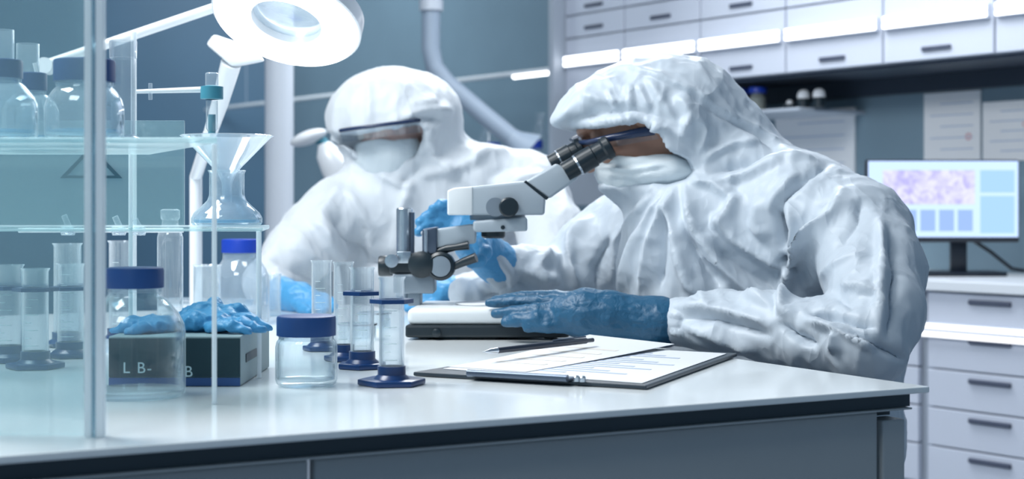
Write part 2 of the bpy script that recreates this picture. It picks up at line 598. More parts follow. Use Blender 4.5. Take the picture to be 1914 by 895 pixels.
def wbox(mb, t0, t1, n0, n1, z0, z1, bev=0.0):
    return mb.box(wp((t0 + t1) / 2, (n0 + n1) / 2, (z0 + z1) / 2), (abs(t1 - t0), abs(n1 - n0), abs(z1 - z0)), RW, bev)


def struct(name, mb, mat):
    return tag(mb.build(name, mat, None, smooth=False), kind='structure')


TEND = 1.96
struct('floor', MB().box((-.8, 4.2, -.05), (12, 10.4, .1)), M['floor'])
struct('ceiling', MB().box((-.8, 4.2, 3.05), (12, 10.4, .1)), M['ceil'])
struct('wall_back', MB().box((-.8, 9.05, 1.5), (12, .1, 3.0)), M['slate'])
mb = MB(); wbox(mb, -2.6, 5.4, .62, .72, 0, 3.0)
struct('wall_right', mb, M['splash'])
struct('pillar', MB().lathe((*W(522, 388, 4.7).xy, 0), [(.044, 0), (.044, 3.0)], 40).lathe((*W(522, 388, 4.7).xy, 0), [(0, .012), (.075, .012), (.075, 0)], 40), M['column'])

# end panel that closes the cabinet run towards the dark wall
mb = MB(); wbox(mb, TEND, TEND + .03, .2, .62, 1.0, 3.0)
struct('partition', mb, M['cab_body'])


def at_t(px, n):
    k = (px - CX) / F
    ox, oy = C0.x + ND.x * n, C0.y + ND.y * n
    return (ox - oy * k) / (.599 + .801 * k)


# upper cabinets: six units of two rows of doors and a tall row above
ZR = [ZC + .459, ZC + .683, ZC + .775, ZC + 1.30]
edges = [TEND] + [-.084 + .42 * i for i in (4, 3, 2, 1, 0, -1, -2)]
where = ['at far end beside the blue wall', 'second from the far end', 'third from the far end', 'fourth from the far end', 'fifth from the far end', 'sixth from the far end', 'seventh from the far end']
for i in range(7):
    t1, t0 = edges[i], edges[i + 1]
    c = thing('wall_cabinet', 'glossy pale wall cabinet, ' + where[i], 'cabinet', wp((t0 + t1) / 2, .44, ZR[0]), 'wall cabinets above the rear counter')
    mb = MB(); wbox(mb, t0 + .001, t1 - .001, .282, .62, ZR[0], ZR[3])
    mb.build('body', M['cab_body'], c, smooth=False)
    for r in range(3):
        mb = MB(); wbox(mb, t0 + .004, t1 - .004, .262, .281, ZR[r] + .003, ZR[r + 1] - .003, .002)
        d = mb.build('door', M['cab'], c, smooth=False)
        if r == 1: zc = ZR[1] + .035
        elif r == 0: zc = ZR[0] + .036
        else: zc = ZR[2] + .03
        tm = (t0 + t1) / 2
        mb = MB(); wbox(mb, tm - .055, tm + .055, .254, .264, zc - .007, zc + .007, .003)
        mb.build('handle', M['handle'], d, smooth=False)
    # lamp reflection on the lowest row of doors, built as glowing strips
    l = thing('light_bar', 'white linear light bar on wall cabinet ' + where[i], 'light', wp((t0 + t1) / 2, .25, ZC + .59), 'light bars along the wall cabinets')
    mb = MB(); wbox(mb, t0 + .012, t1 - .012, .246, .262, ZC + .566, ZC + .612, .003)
    mb.build('housing', M['cab'], l, smooth=False)  # backing plate of the modelled reflection
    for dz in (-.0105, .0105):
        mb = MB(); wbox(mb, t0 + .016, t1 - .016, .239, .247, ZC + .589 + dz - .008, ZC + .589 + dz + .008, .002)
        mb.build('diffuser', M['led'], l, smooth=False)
# dark boards added to stand for the shade under the cabinets
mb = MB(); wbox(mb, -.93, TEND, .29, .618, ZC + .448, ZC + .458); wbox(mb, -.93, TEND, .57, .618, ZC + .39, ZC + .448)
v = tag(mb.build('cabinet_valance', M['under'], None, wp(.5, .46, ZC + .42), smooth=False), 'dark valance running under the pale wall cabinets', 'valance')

# rear counter and drawers
mb = MB(); wbox(mb, -.95, 3.2, 0, .618, TZ - .03, TZ, .003)
tag(mb.build('counter_top', M['counter'], None, wp(1, .3, TZ), smooth=False), 'pale counter top running along the right wall', 'counter')
ZD = [TZ - .033, TZ - .145, TZ - .257, TZ - .369, TZ - .481, TZ - .593]
dedge = [0.0, -.45, -.92]
for i, (t1, t0) in enumerate([(.45, 0.0), (0.0, -.45), (-.45, -.92)]):
    lab = ['pale drawer unit mostly hidden behind the hooded person at the microscope', 'pale drawer unit directly below the monitor', 'pale drawer unit at the right picture edge'][i]
    c = thing('drawer_unit', lab, 'cabinet', wp((t0 + t1) / 2, .3, 0), 'drawer units under the rear counter')
    mb = MB(); wbox(mb, t0 + .001, t1 - .001, .04, .60, .06, TZ - .032); wbox(mb, t0 + .001, t1 - .001, .08, .60, 0, .06)
    mb.build('body', M['cab_body'], c, smooth=False)
    for r in range(5):
        mb = MB(); wbox(mb, t0 + (.02 if i == 1 else .004), t1 - (.03 if i == 1 else .004), .018, .038, ZD[r + 1] + .002, ZD[r] - .002, .003)
        d = mb.build('drawer', M['cab'], c, smooth=False)
        tm = (t0 + t1) / 2 - .02
        mb = MB(); wbox(mb, tm - .07, tm + .07, .008, .020, ZD[r] - .032, ZD[r] - .018, .004)
        mb.build('handle', M['handle'], d, smooth=False)
    l = thing('light_bar', 'white light bar across the ' + ['drawers hidden behind the person at the microscope', 'drawers below the monitor', 'drawers at the right picture edge'][i], 'light', wp((t0 + t1) / 2, .01, ZD[1]), 'light bars on the drawers')  # streak of reflected light on the drawers, modelled as glowing strips
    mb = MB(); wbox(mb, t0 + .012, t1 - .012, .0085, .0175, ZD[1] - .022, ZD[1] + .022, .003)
    mb.build('housing', M['cab'], l, smooth=False)  # backing plate of the modelled drawer reflection
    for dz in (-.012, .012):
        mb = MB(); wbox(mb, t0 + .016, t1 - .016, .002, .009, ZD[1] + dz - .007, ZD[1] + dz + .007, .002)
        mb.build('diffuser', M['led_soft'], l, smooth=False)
# a run of plain cupboards further along, behind the people
for i in range(4):
    t0 = .45 + i * .66
    c = thing('base_cupboard', 'pale base cupboard under the rear counter behind the seated people', 'cabinet', wp(t0 + .33, .3, 0), 'base cupboards behind the people')
    mb = MB(); wbox(mb, t0 + .001, t0 + .659, .04, .60, 0, TZ - .032); mb.build('body', M['cab_body'], c, smooth=False)
    mb = MB(); wbox(mb, t0 + .004, t0 + .656, .018, .038, .06, TZ - .036, .003); d = mb.build('door', M['cab'], c, smooth=False)
    mb = MB(); wbox(mb, t0 + .25, t0 + .40, .008, .020, TZ - .07, TZ - .055, .004); mb.build('handle', M['handle'], d, smooth=False)

# notices on the backsplash
def notice(px0, px1, py0, py1, label, stamps=(), lines=5, mat='paper'):
    t0, t1 = at_t(px1, .615), at_t(px0, .615)
    dm = wp((t0 + t1) / 2, .615, 0).y
    z0, z1 = ZC + (HY - py1) * dm / F, ZC + (HY - py0) * dm / F
    mb = MB(); wbox(mb, t0, t1, .612, .6195, z0, z1)
    o = mb.build('wall_notice', M[mat], None, wp((t0 + t1) / 2, .615, z0), smooth=False)
    tag(o, label, 'notice', 'notices on the backsplash')
    mb = MB()
    for k in range(lines):
        z = z1 - (z1 - z0) * (k + 1) / (lines + 1)
        wbox(mb, t0 + (t1 - t0) * .12, t0 + (t1 - t0) * (.88 if k % 2 else .7), .611, .6125, z - .002, z + .002)
    mb.build('printed_lines', M['print'], o, smooth=False)
    for (u, v, r) in stamps:
        p = wp(t1 + (t0 - t1) * u, .611, z1 + (z0 - z1) * v)
        MB().lathe(p, [(r * .55, 0), (r, 0), (r, .001), (r * .55, .001)], 24, axis=ND).build('stamp', M['red_ink'], o)


notice(1728, 1833, 172, 300, 'white notice with a red stamp on the wall above the monitor', [(.8, .66, .012)])
notice(1838, 1952, 188, 300, 'white notice at the right picture edge above the monitor', [(.7, .4, .009)])
notice(1450, 1598, 205, 330, 'pale grey notice on the wall behind the seated person\'s back', (), 4, 'paper')

# little shelf under the cabinets with jars
SHZ = ZC + .343
mb = MB(); wbox(mb, at_t(1575, .5), at_t(1330, .5),   .28, .6195, SHZ - .012, SHZ, .002)
tag(mb.build('wall_ledge', M['cab_body'], None, wp(.8, .53, SHZ), smooth=False), 'narrow grey ledge on the wall under the cabinets', 'shelf')


def on_ledge(px):
    t = at_t(px, .36)
    return wp(t, .36, SHZ + .0005)


for px, lab, big in ((1382, 'amber jar with a blue cap on the ledge, close behind the white hood', 1), (1416, 'amber jar with a blue cap on the ledge, between hood and black dish', 0)):
    p = on_ledge(px)
    j = thing('capped_jar', lab, 'jar', p, 'blue capped jars on the ledge')
    MB().lathe(p, [(0, 0), (.028, 0), (.03, .004), (.03, .05), (.022, .06), (.022, .066)], 28).build('jar_body', M['amber'], j)
    MB().lathe(p, [(0, .0665), (.031, .0665), (.033, .069), (.033, .084), (.031, .087), (0, .087)], 28).build('cap', M['blue_bright'], j)
for px, lab in ((1502, 'small dark pot with a white domed lid on the ledge, left one of two'), (1531, 'small dark pot with a white domed lid on the ledge, right one of two')):
    p = on_ledge(px)
    j = thing('domed_pot', lab, 'pot', p, 'domed pots on the ledge')
    MB().lathe(p, [(0, 0), (.018, 0), (.021, .004), (.021, .035)], 28).build('pot_body', M['scope_black'], j)
    MB().lathe(p, [(.0215, .035), (.0215, .046), (.018, .058), (.010, .064), (0, .066)], 28).build('lid', M['paper'], j)
p = on_ledge(1476)
j = thing('low_dish', 'small black dish with white stopper on the ledge beside the domed pots', 'dish', p)
MB().lathe(p, [(0, 0), (.022, 0), (.026, .018), (.024, .018), (.02, .004), (0, .004)], 28).build('bowl', M['scope_black'], j)
MB().lathe(p, [(0, .004), (.011, .004), (.011, .026), (.008, .032), (0, .033)], 24).build('stopper', M['paper'], j)

# monitor
MD = 4.66
def mpt(px, py, d=MD): return W(px, py, d)
m0, m1 = mpt(1620, 298), mpt(1906, 453)
base = Vector(((m0.x + m1.x) / 2, MD + .05, TZ))
mon = thing('monitor', 'flat computer monitor showing a pink tissue scan on the rear counter', 'monitor', base)
MB().prism([(m0.x, MD, m0.z), (m1.x, MD, m0.z), (m1.x, MD, m1.z), (m0.x, MD, m1.z)], (0, .035, 0), .006).build('casing', M['bezel'], mon)
sm, nt, N, L = new_mat('screen_background')
out = N.new('ShaderNodeOutputMaterial'); e = N.new('ShaderNodeEmission')
e.inputs['Color'].default_value = (.50, .66, .98, 1); e.inputs['Strength'].default_value = 1.25
L.new(e.outputs[0], out.inputs[0])
M['screen'] = sm
sm, nt, N, L = new_mat('screen_tissue')
out = N.new('ShaderNodeOutputMaterial'); e = N.new('ShaderNodeEmission'); tc = N.new('ShaderNodeTexCoord')
n = N.new('ShaderNodeTexNoise'); n.inputs['Scale'].default_value = 32; n.inputs['Detail'].default_value = 4; n.inputs['Distortion'].default_value = 1.2
cr = N.new('ShaderNodeValToRGB')
cr.color_ramp.elements[0].position = .35; cr.color_ramp.elements[0].color = (.42, .40, .84, 1)
cr.color_ramp.elements[1].position = .62; cr.color_ramp.elements[1].color = (.66, .66, .97, 1)
L.new(tc.outputs['Object'], n.inputs['Vector']); L.new(n.outputs['Fac'], cr.inputs[0]); L.new(cr.outputs[0], e.inputs['Color'])
e.inputs['Strength'].default_value = 1.15
L.new(e.outputs[0], out.inputs[0])
M['tissue'] = sm
M['screen_panel'] = emitter('screen_panel', (.36, .58, .95), 1.1)
M['screen_thumb'] = emitter('screen_thumbnail', (.34, .50, .88), 1.0)
def mrect(px0, px1, py0, py1, off):
    a, b = mpt(px0, py0), mpt(px1, py1)
    return MB().box(((a.x + b.x) / 2, MD - off, (a.z + b.z) / 2), (b.x - a.x, .001, a.z - b.z))
scr = mrect(1623, 1903, 301, 443, .0005).build('screen', M['screen'], mon, smooth=False)
mrect(1650, 1822, 318, 382, .0016).build('scan_picture', M['tissue'], scr, smooth=False)
mrect(1832, 1896, 318, 360, .0016).build('side_panel', M['screen_panel'], scr, smooth=False)
mrect(1832, 1896, 366, 436, .0016).build('side_panel', M['screen_panel'], scr, smooth=False)
for k in range(5):
    mrect(1650 + k * 35, 1678 + k * 35, 392, 432, .0016).build('thumbnail', M['screen_thumb'], scr, smooth=False)
s = mpt(1800, 500)
MB().box((s.x, MD + .05, TZ + .065), (.05, .025, .125), None, .005).build('stand_post', M['bezel'], mon)
MB().box((s.x, MD + .05, TZ + .007), (.26, .15, .0135), None, .005).build('stand_foot', M['bezel'], mon)
MB().tube([(s.x + .02, MD + .036, m1.z + .02), (s.x + .10, MD + .05, m1.z - .03), (s.x + .17, MD + .06, TZ + .02), (s.x + .26, MD + .05, TZ + .006)], .006, 10).build('cable', M['bezel'], mon)

# things far behind: rail, extraction arm, shelf of bottles, small lamp
a, b = W(1036, 129, 6.35), W(1036, 129, 6.35) + WD * 3.6
rail = thing('wall_light_rail', 'long thin pale light rail hanging at head height before the dark blue wall', 'light', (a + b) / 2)
MB().tube([a, b], .011, 12).build('tube', M['lamp_white'], rail)
MB().tube([a + Vector((0, 0, -.012)), a + WD * .28 + Vector((0, 0, -.012))], .010, 12).build('lit_end', M['led'], rail)
for q in (.9, 2.8):
    MB().tube([a + WD * q, Vector((*(a + WD * q).xy, 3.0))], .003, 8).build('hanger', M['pipe'], rail)

d = 5.6
pts = [Vector((*W(806, 0, d).xy, 3.0)), W(806, 10, d), W(805, 90, d), W(812, 125, d), W(835, 155, d), W(905, 215, d), W(962, 262, d)]
ex = thing('extraction_arm', 'pale bent extraction duct hanging from the ceiling behind the two people', 'duct', pts[0])
MB().tube(pts, .034, 20).build('duct', M['pipe'], ex)
MB().lathe(pts[1], [(.036, -.02), (.044, -.02), (.044, .02), (.036, .02)], 24).build('collar', M['column'], ex)
ax = (pts[-1] - pts[-2]).normalized()
MB().lathe(pts[-1], [(.034, -.02), (.04, 0), (.075, .06), (.078, .065), (.07, .065), (.032, .0)], 28, axis=ax).build('hood_cone', M['pipe'], ex)

SZ2 = ZC + .09
ST0, ST1 = at_t(1040, .3), at_t(866, .3)
sh = thing('rear_stand', 'grey stand with a shelf of bottles on the rear counter behind the people', 'shelf', wp((ST0 + ST1) / 2, .3, TZ))
mb = MB(); wbox(mb, ST0, ST1, .19, .43, SZ2 - .024, SZ2, .003)
mb.build('shelf_board', M['cab_body'], sh, smooth=False)
for t in (ST0 + .02, ST1 - .02):
    mb = MB(); wbox(mb, t - .0125, t + .0125, .2, .42, TZ + .0005, SZ2 - .0245, .003)
    mb.build('leg', M['cab_body'], sh, smooth=False)
for px, r, lab in ((888, .040, 'leftmost of three blue capped bottles on the stand behind the people'), (922, .040, 'middle of three blue capped bottles on the stand behind the people'), (1000, .044, 'rightmost of three blue capped bottles on the stand, near the bent hood')):
    p = wp(at_t(px, .25), .25, SZ2 + .0005)
    j = thing('capped_bottle', lab, 'bottle', p, 'blue capped bottles on the rear stand')
    MB().lathe(p, [(0, .002), (r, .002), (r, .10), (r * .8, .125), (r * .55, .14), (r * .55, .155)], 32).build('bottle_body', M['frost'], j)
    MB().lathe(p, [(0, .155), (r * .72, .155), (r * .74, .158), (r * .74, .186), (r * .7, .19), (0, .19)], 32).build('cap', M['blue_bright'], j)
for px, h, r, lab in ((912, .33, .045, 'taller of two pale flasks on the rear stand beside the duct'), (1010, .30, .042, 'shorter of two pale flasks on the rear stand near the bent hood')):
    p = wp(at_t(px, .37), .37, SZ2 + .0005)
    j = thing('tall_flask', lab, 'flask', p, 'pale flasks on the rear stand')
    MB().lathe(p, [(0, .001), (r, .001), (r, .20), (r * .5, .26), (r * .4, h), (r * .5, h + .01), (0, h + .012)], 28).build('flask_body', M['frost'], j)

p = Vector((*W(628, 388, 4.3).xy, 0))
dl = thing('examination_lamp', 'small white lamp with an oval head standing behind the hooded person in the middle', 'lamp', p)
h0 = W(577, 257, 4.3)
hd = MB(); b = bmesh.new(); bmesh.ops.create_uvsphere(b, u_segments=28, v_segments=16, radius=1)
R = Matrix.Rotation(math.radians(-20), 3, 'Y')
for v in b.verts: v.co = R @ Vector((v.co.x * .054, v.co.y * .045, v.co.z * .020)) + h0
hd.bm(b); b.free(); hd.build('lamp_head', M['lamp_white'], dl)
MB().tube([W(590, 262, 4.3), W(604, 262, 4.3), W(612, 275, 4.3)], [.010, .012, .012], 14).build('joint', M['teal'], dl)
MB().tube([W(606, 268, 4.3), W(612, 285, 4.3), W(628, 312, 4.3), W(633, 345, 4.3)], [.018, .034, .044, .03], 24).build('housing', M['lamp_white'], dl)
q = W(633, 345, 4.3)
MB().tube([q, Vector((q.x, q.y, .03))], .016, 14).build('pole', M['lamp_white'], dl)
MB().lathe((q.x, q.y, 0), [(0, 0), (.17, 0), (.17, .018), (.03, .035), (0, .035)], 32).build('foot', M['lamp_white'], dl)

# ------------------------------------------------------------------ bench
K0 = Vector((.491, 1.7875, 0)); ED = Vector((-.477, .879, 0)); FD = Vector((-.879, -.477, 0))
BL, BDp, TH = 2.3, 1.74, .0075
def bp(s, t, z): return K0 + ED * s + FD * t + Vector((0, 0, z))
def bbox(mb, s0, s1, t0, t1, z0, z1, bev=0.0):
    return mb.box(bp((s0 + s1) / 2, (t0 + t1) / 2, (z0 + z1) / 2), (abs(t1 - t0), abs(s1 - s0), z1 - z0), rotz(math.atan2(.477, .879)), bev)
mb = MB(); bbox(mb, 0, BDp, 0, BL, TZ - TH, TZ, .0015)
wt = tag(mb.build('worktop', M['worktop'], None, bp(BDp / 2, BL / 2, TZ), smooth=False), 'glossy white worktop carrying the microscope and glassware', 'worktop')
bn = thing('lab_bench', 'dark framed lab bench with grey front panels under the white worktop', 'bench', bp(BDp / 2, BL / 2, 0))
zt = TZ - TH - .0005
mb = MB()
bbox(mb, .016, .05, .016, BL - .02, zt - .016, zt); bbox(mb, BDp - .06, BDp - .02, .016, BL - .02, zt - .03, zt)
bbox(mb, .05, BDp - .06, .016, .05, zt - .03, zt); bbox(mb, .05, BDp - .06, BL - .06, BL - .02, zt - .03, zt)
mb.build('top_frame', M['bench_dark'], bn, smooth=False)
for (s, t) in ((.02, .02), (.02, BL - .06), (BDp - .06, .02), (BDp - .06, BL - .06)):
    mb = MB(); bbox(mb, s, s + .032, t, t + .034, 0, zt - .031, .002); mb.build('leg', M['bench_grey'], bn, smooth=False)
mb = MB(); bbox(mb, .008, .020, .02, BL - .02, zt - .0185, zt - .0165); mb.build('front_rail', M['bench_grey'], bn, smooth=False)
for i, (t0, t1) in enumerate(((.06, .76), (.766, 1.466), (1.472, BL - .07))):
    mb = MB(); bbox(mb, .022, .038, t0, t1, .08, zt - .020, .003); mb.build('front_panel', M['bench_grey'], bn, smooth=False)
mb = MB(); bbox(mb, .05, .07, .06, BL - .07, .0, .078); mb.build('plinth', M['bench_dark'], bn, smooth=False)

# ------------------------------------------------------------------ glassware on the worktop
def on_top(px, d): return Vector(((px - CX) * d / F, d, TZ + .0004))


def cylinder_glass(px, yb, ytop, wpx, yring, hexpx, label, group, mat='glass_tube', rot=0.0, liq=None):
    d = TD(yb); s = d / F
    p = on_top(px, d)
    h = (ZC + (HY - ytop) * s) - TZ; r = wpx * s / 2
    t = thing('measuring_cylinder', label, 'cylinder', p, group)
    R = hexpx * s / 2
    hexa = lambda rr, z: [p + Vector((rr * math.cos(rot + k * math.pi / 3), rr * math.sin(rot + k * math.pi / 3), z)) for k in range(6)]
    MB().prism(hexa(R, 0), (0, 0, .007), .0015).lathe(p, [(r * 1.5, .006), (r * 1.35, .009), (r * 1.12, .012), (r * 1.12, .022), (r * .9, .022)], 32).build('foot', M['blue_dark'], t, angle=30)
    MB().lathe(p, [(0, .013), (r * .93, .013), (r * .95, .016), (r, .022), (r, h - .004), (r * 1.1, h - .001), (r * 1.12, h), (r * 1.02, h), (r * .9, h - .006), (r * .9, .018), (0, .018)], 40).build('tube', M[mat], t)
    if yring:
        z = (ZC + (HY - yring) * s) - TZ
        b = MB()
        o = hexa(r * 1.75, z - .0025); i = [p + Vector((r * 1.03 * math.cos(rot + k * math.pi / 3), r * 1.03 * math.sin(rot + k * math.pi / 3), z - .0025)) for k in range(6)]
        u = Vector((0, 0, .005))
        vs = o + i + [q + u for q in o] + [q + u for q in i]
        fs = []
        for k in range(6):
            j = (k + 1) % 6
            fs += [(k, j, 12 + j, 12 + k), (6 + j, 6 + k, 18 + k, 18 + j), (12 + k, 12 + j, 18 + j, 18 + k), (j, k, 6 + k, 6 + j)]
        b.add(vs, fs).build('guard_ring', M['blue_dark'], t, smooth=False)
    b = MB()
    for k in range(8):
        z = .03 + (h - .05) * k / 8
        pts = [p + Vector((1.015 * r * math.sin(a), -1.015 * r * math.cos(a), z)) for a in (-.5, -.25, 0, .25, .5)][: (5 if k % 2 == 0 else 3)]
        b.tube(pts, .0004, 6)
    b.build('graduation_marks', M['letter'], t)
    if liq:
        MB().lathe(p, [(0, .0185), (r * .88, .0185), (r * .88, liq), (0, liq)], 32).build('liquid', M['liquid_blue'], t)
    return t


G1 = 'blue footed cylinders beside the microscope'
cylinder_glass(732, 719, 518, 47, 563, 128, 'blue footed glass cylinder nearest the clipboard, in front of the others', G1, rot=.15)
cylinder_glass(677, 688, 500, 44, 548, 96, 'blue footed glass cylinder just behind the one nearest the clipboard', G1, rot=.5)
cylinder_glass(642, 674, 490, 36, None, 74, 'slim ringless glass cylinder behind the small capped jar, right one of two', G1, liq=None)
cylinder_glass(601, 655, 487, 37, None, 72, 'slim ringless glass cylinder behind the small capped jar, left one of two', G1)
G2 = 'blue footed cylinders at the left edge'
cylinder_glass(66, 688, 502, 48, 541, 108, 'blue footed cylinder frontmost of the cluster at the left edge', G2, rot=.2)
cylinder_glass(17, 676, 495, 50, 538, 90, 'blue footed cylinder cut by the left picture edge', G2, rot=.6)
cylinder_glass(132, 668, 493, 48, 539, 84, 'blue footed cylinder on the right of the left edge cluster', G2, rot=.35)
cylinder_glass(126, 648, 455, 50, None, 70, 'tallest ringless cylinder standing behind the left edge cluster', G2)
cylinder_glass(228, 640, 450, 48, None, 70, 'ringless glass cylinder standing behind the large blue capped bottle', G2)


def lathe_bottle(px, d, base, prof, cap, label, cat, name, group=None, mat='glass', capmat='blue_cap', ribs=40, liquid=None):
    """prof (r, z) outer wall; cap (r, z0, z1)"""
    p = Vector(((px - CX) * d / F, d, base + .0004))
    t = thing(name, label, cat, p, group)
    inner = [(max(r - .0025, .001), z) for r, z in prof if z > .006][::-1]
    MB().lathe(p, [(0, .001)] + prof + inner + [(inner[-1][0] * .9, .007), (0, .006)], 64).build('glass_body', M[mat], t, angle=50)
    if cap:
        r, z0, z1 = cap
        b = MB()
        n = ribs * 2
        rows = []
        for rr, zz in ((r * .82, z0), (r, z0), (r, z1 - .003), (r * .97, z1 - .0008), (r * .9, z1), (0.0001, z1)):
            rows.append([p + Vector(((rr * (.985 if (k % 2 and zz < z1 - .001) else 1)) * math.cos(2 * math.pi * k / n), (rr * (.985 if (k % 2 and zz < z1 - .001) else 1)) * math.sin(2 * math.pi * k / n), zz)) for k in range(n)])
        vs = [q for row in rows for q in row]
        fs = [(i * n + k, i * n + (k + 1) % n, (i + 1) * n + (k + 1) % n, (i + 1) * n + k) for i in range(len(rows) - 1) for k in range(n)]
        fs.append(tuple(range(n))[::-1])
        b.add(vs, fs).build('cap', M[capmat], t, angle=40)
        MB().lathe(p, [(r * .80, z0 - .0045), (r * .93, z0 - .0045), (r * .93, z0 - .0005), (r * .80, z0 - .0005)], 48).build('pour_ring', M['frost'], t)
    if liquid:
        MB().lathe(p, [(0, .0075)] + [(max(r - .003, .001), max(z, .0075)) for r, z in prof if z < liquid] + [(max([r for r, z in prof if z < liquid]) - .003, liquid), (0, liquid)], 48).build('liquid', M['liquid'], t)
    return t


lathe_bottle(252, 1.695, TZ, [(.050, 0), (.0545, .003), (.0555, .008), (.0555, .070), (.054, .080), (.048, .092), (.038, .104), (.031, .110), (.029, .114), (.029, .119)], (.0318, .1205, .1432),
             'large clear bottle with a blue cap before the dark box', 'bottle', 'reagent_bottle')
lathe_bottle(572.5, 1.793, TZ, [(.031, 0), (.035, .003), (.0363, .008), (.0363, .046), (.035, .052), (.032, .056), (.031, .0575)], (.0348, .0592, .0828),
             'small squat clear jar with a wide blue cap beside the cylinders', 'jar', 'sample_jar')
lathe_bottle(451, 2.75, TZ, [(.046, 0), (.050, .004), (.051, .010), (.051, .075), (.049, .088), (.044, .10), (.035, .113), (.033, .117), (.033, .125)], (.0355, .1285, .153),
             'clear bottle with a bright blue cap below the funnel flask', 'bottle', 'capped_bottle', capmat='blue_bright', mat='frost')
# bottle with a ground stopper
p = on_top(318, 2.32)
t = thing('stoppered_bottle', 'tall slim clear bottle with a glass stopper behind the large bottle', 'bottle', p)
sB = 2.32 / F
MB().lathe(p, [(0, .001), (.0185, .001), (.0195, .004), (.0195, .164), (.0175, .172), (.013, .178), (.012, .190)], 40).build('glass_body', M['glass_bright'], t)
MB().lathe(p, [(0, .1905), (.0125, .1905), (.0145, .194), (.0145, .2055), (.011, .2075), (0, .2075)], 32).build('stopper', M['frost'], t)
# plain beakers
for px, d, ytop, w, lab in ((387, 2.62, 495, 50, 'small clear beaker standing behind the blue gloves on the box'), (505, 2.95, 512, 40, 'small clear vial standing between the boxed gloves and the far hand')):
    p = on_top(px, d); s = d / F; h = ZC + (HY - ytop) * s - TZ; r = w * s / 2
    t = thing('beaker', lab, 'beaker', p)
    MB().lathe(p, [(0, .001), (r * .95, .001), (r, .004), (r, h - .003), (r * 1.1, h), (r * 1.04, h), (r * .93, h - .004), (r * .93, .005), (0, .005)], 40).build('wall', M['glass_bright'], t)
# low glass dishes near the far hand and left
for px, d, r, h, lab in ((345, 3.038, .040, .016, 'low glass dish on the left end of the white tray'), (437, 3.062, .038, .013, 'low glass dish on the right end of the white tray'), (360, 2.75, .048, .016, 'low glass dish behind the dark box of gloves'),
                         (668, 2.42, .030, .026, 'small steel rimmed dish behind the pair of ringed cylinders'), (700, 2.62, .028, .03, 'small glass cup behind the microscope base corner')):
    p = on_top(px, d)
    t = thing('glass_dish', lab, 'dish', p)
    MB().lathe(p, [(0, .001), (r, .001), (r, h), (r * .96, h), (r * .96, .003), (0, .003)], 40).build('dish_wall', M['glass_bright'], t)
    MB().lathe(p, [(r * 1.02, h - .003), (r * 1.06, h - .003), (r * 1.06, h), (r * 1.02, h), (r * 1.02, h - .003)], 40).build('rim', M['steel'], t)
# white tray
p = on_top(410, 3.05)
t = thing('white_tray', 'flat white tray on the worktop between the boxed gloves and the far hand', 'tray', p)
tr = MB().box((p.x - .02, p.y, TZ + .006), (.20, .10, .011), rotz(.25), .004); tr.build('tray', M['paper'], t)
for o_, d_ in list((o, o) for o in bpy.data.objects if o.get('label', '').endswith('of the white tray')):
    o_.location.z = TZ + .0122

# ------------------------------------------------------------------ dark box with letters, and the gloves on it
bx0, bx1, by, bh = (203 - CX) * 1.787 / F, (450 - CX) * 1.787 / F, 1.787, .0585
t = thing('supply_box', 'dark teal box with white letters and a blue strip under crumpled gloves', 'box', ((bx0 + bx1) / 2, by + .1, TZ))
bc = Vector(((bx0 + bx1) / 2, by + .105, TZ + .0005 + bh / 2))
MB().box(bc, (bx1 - bx0, .21, bh), None, .0015).build('carton', M['box_side'], t, smooth=False)
MB().box((bc.x, by - .0008, TZ + .0105 + (bh - .012) / 2), (bx1 - bx0 - .001, .0012, bh - .013), None).build('front_panel', M['box'], t, smooth=False)
MB().box((bc.x, by - .0009, TZ + .0055), (bx1 - bx0 - .001, .0013, .0095), None).build('blue_strip', M['box_blue'], t, smooth=False)
MB().box((bx1 + .0005, by + .07, TZ + .030), (.0012, .075, .010), None).build('side_slot', M['bench_dark'], t, smooth=False)


def letters(txt, px, py, d, hpx, mat, parent, name='lettering', spacing=1.0):
    cu = bpy.data.curves.new(name, 'FONT')
    cu.body = txt; cu.size = hpx * d / F / .72; cu.extrude = .0003; cu.space_character = spacing
    tmp = bpy.data.objects.new(name, cu); COL.objects.link(tmp)
    me = bpy.data.meshes.new_from_object(tmp.evaluated_get(bpy.context.evaluated_depsgraph_get()))
    bpy.data.objects.remove(tmp)
    me.materials.clear(); me.materials.append(mat)
    o = bpy.data.objects.new(name, me); COL.objects.link(o)
    w = W(px, py, d)
    if parent is not None:
        o.parent = parent; o.location = w - ORG[parent.name]
    else: o.location = w
    o.rotation_euler = (math.pi / 2, 0, 0)
    return o


letters('L B-', 229, 697, by - .0017, 21, M['letter'], t, spacing=1.15)
letters('B', 344, 704, by - .0017, 21, M['letter'], t)


def glove_blob(name, label, cat, pts_list, h, mat, lo, hi, amp, seed, sq=None):
    S = Soft(lo, hi, h)
    for pts, rs, k, q in pts_list: S.chain([tuple(p) for p in pts], rs, k, q)
    V, Q = S.surface()
    V = crumple(V, normals(V, Q), 70, amp, seed=seed)
    V = relax(V, Q, .3)
    return V, Q


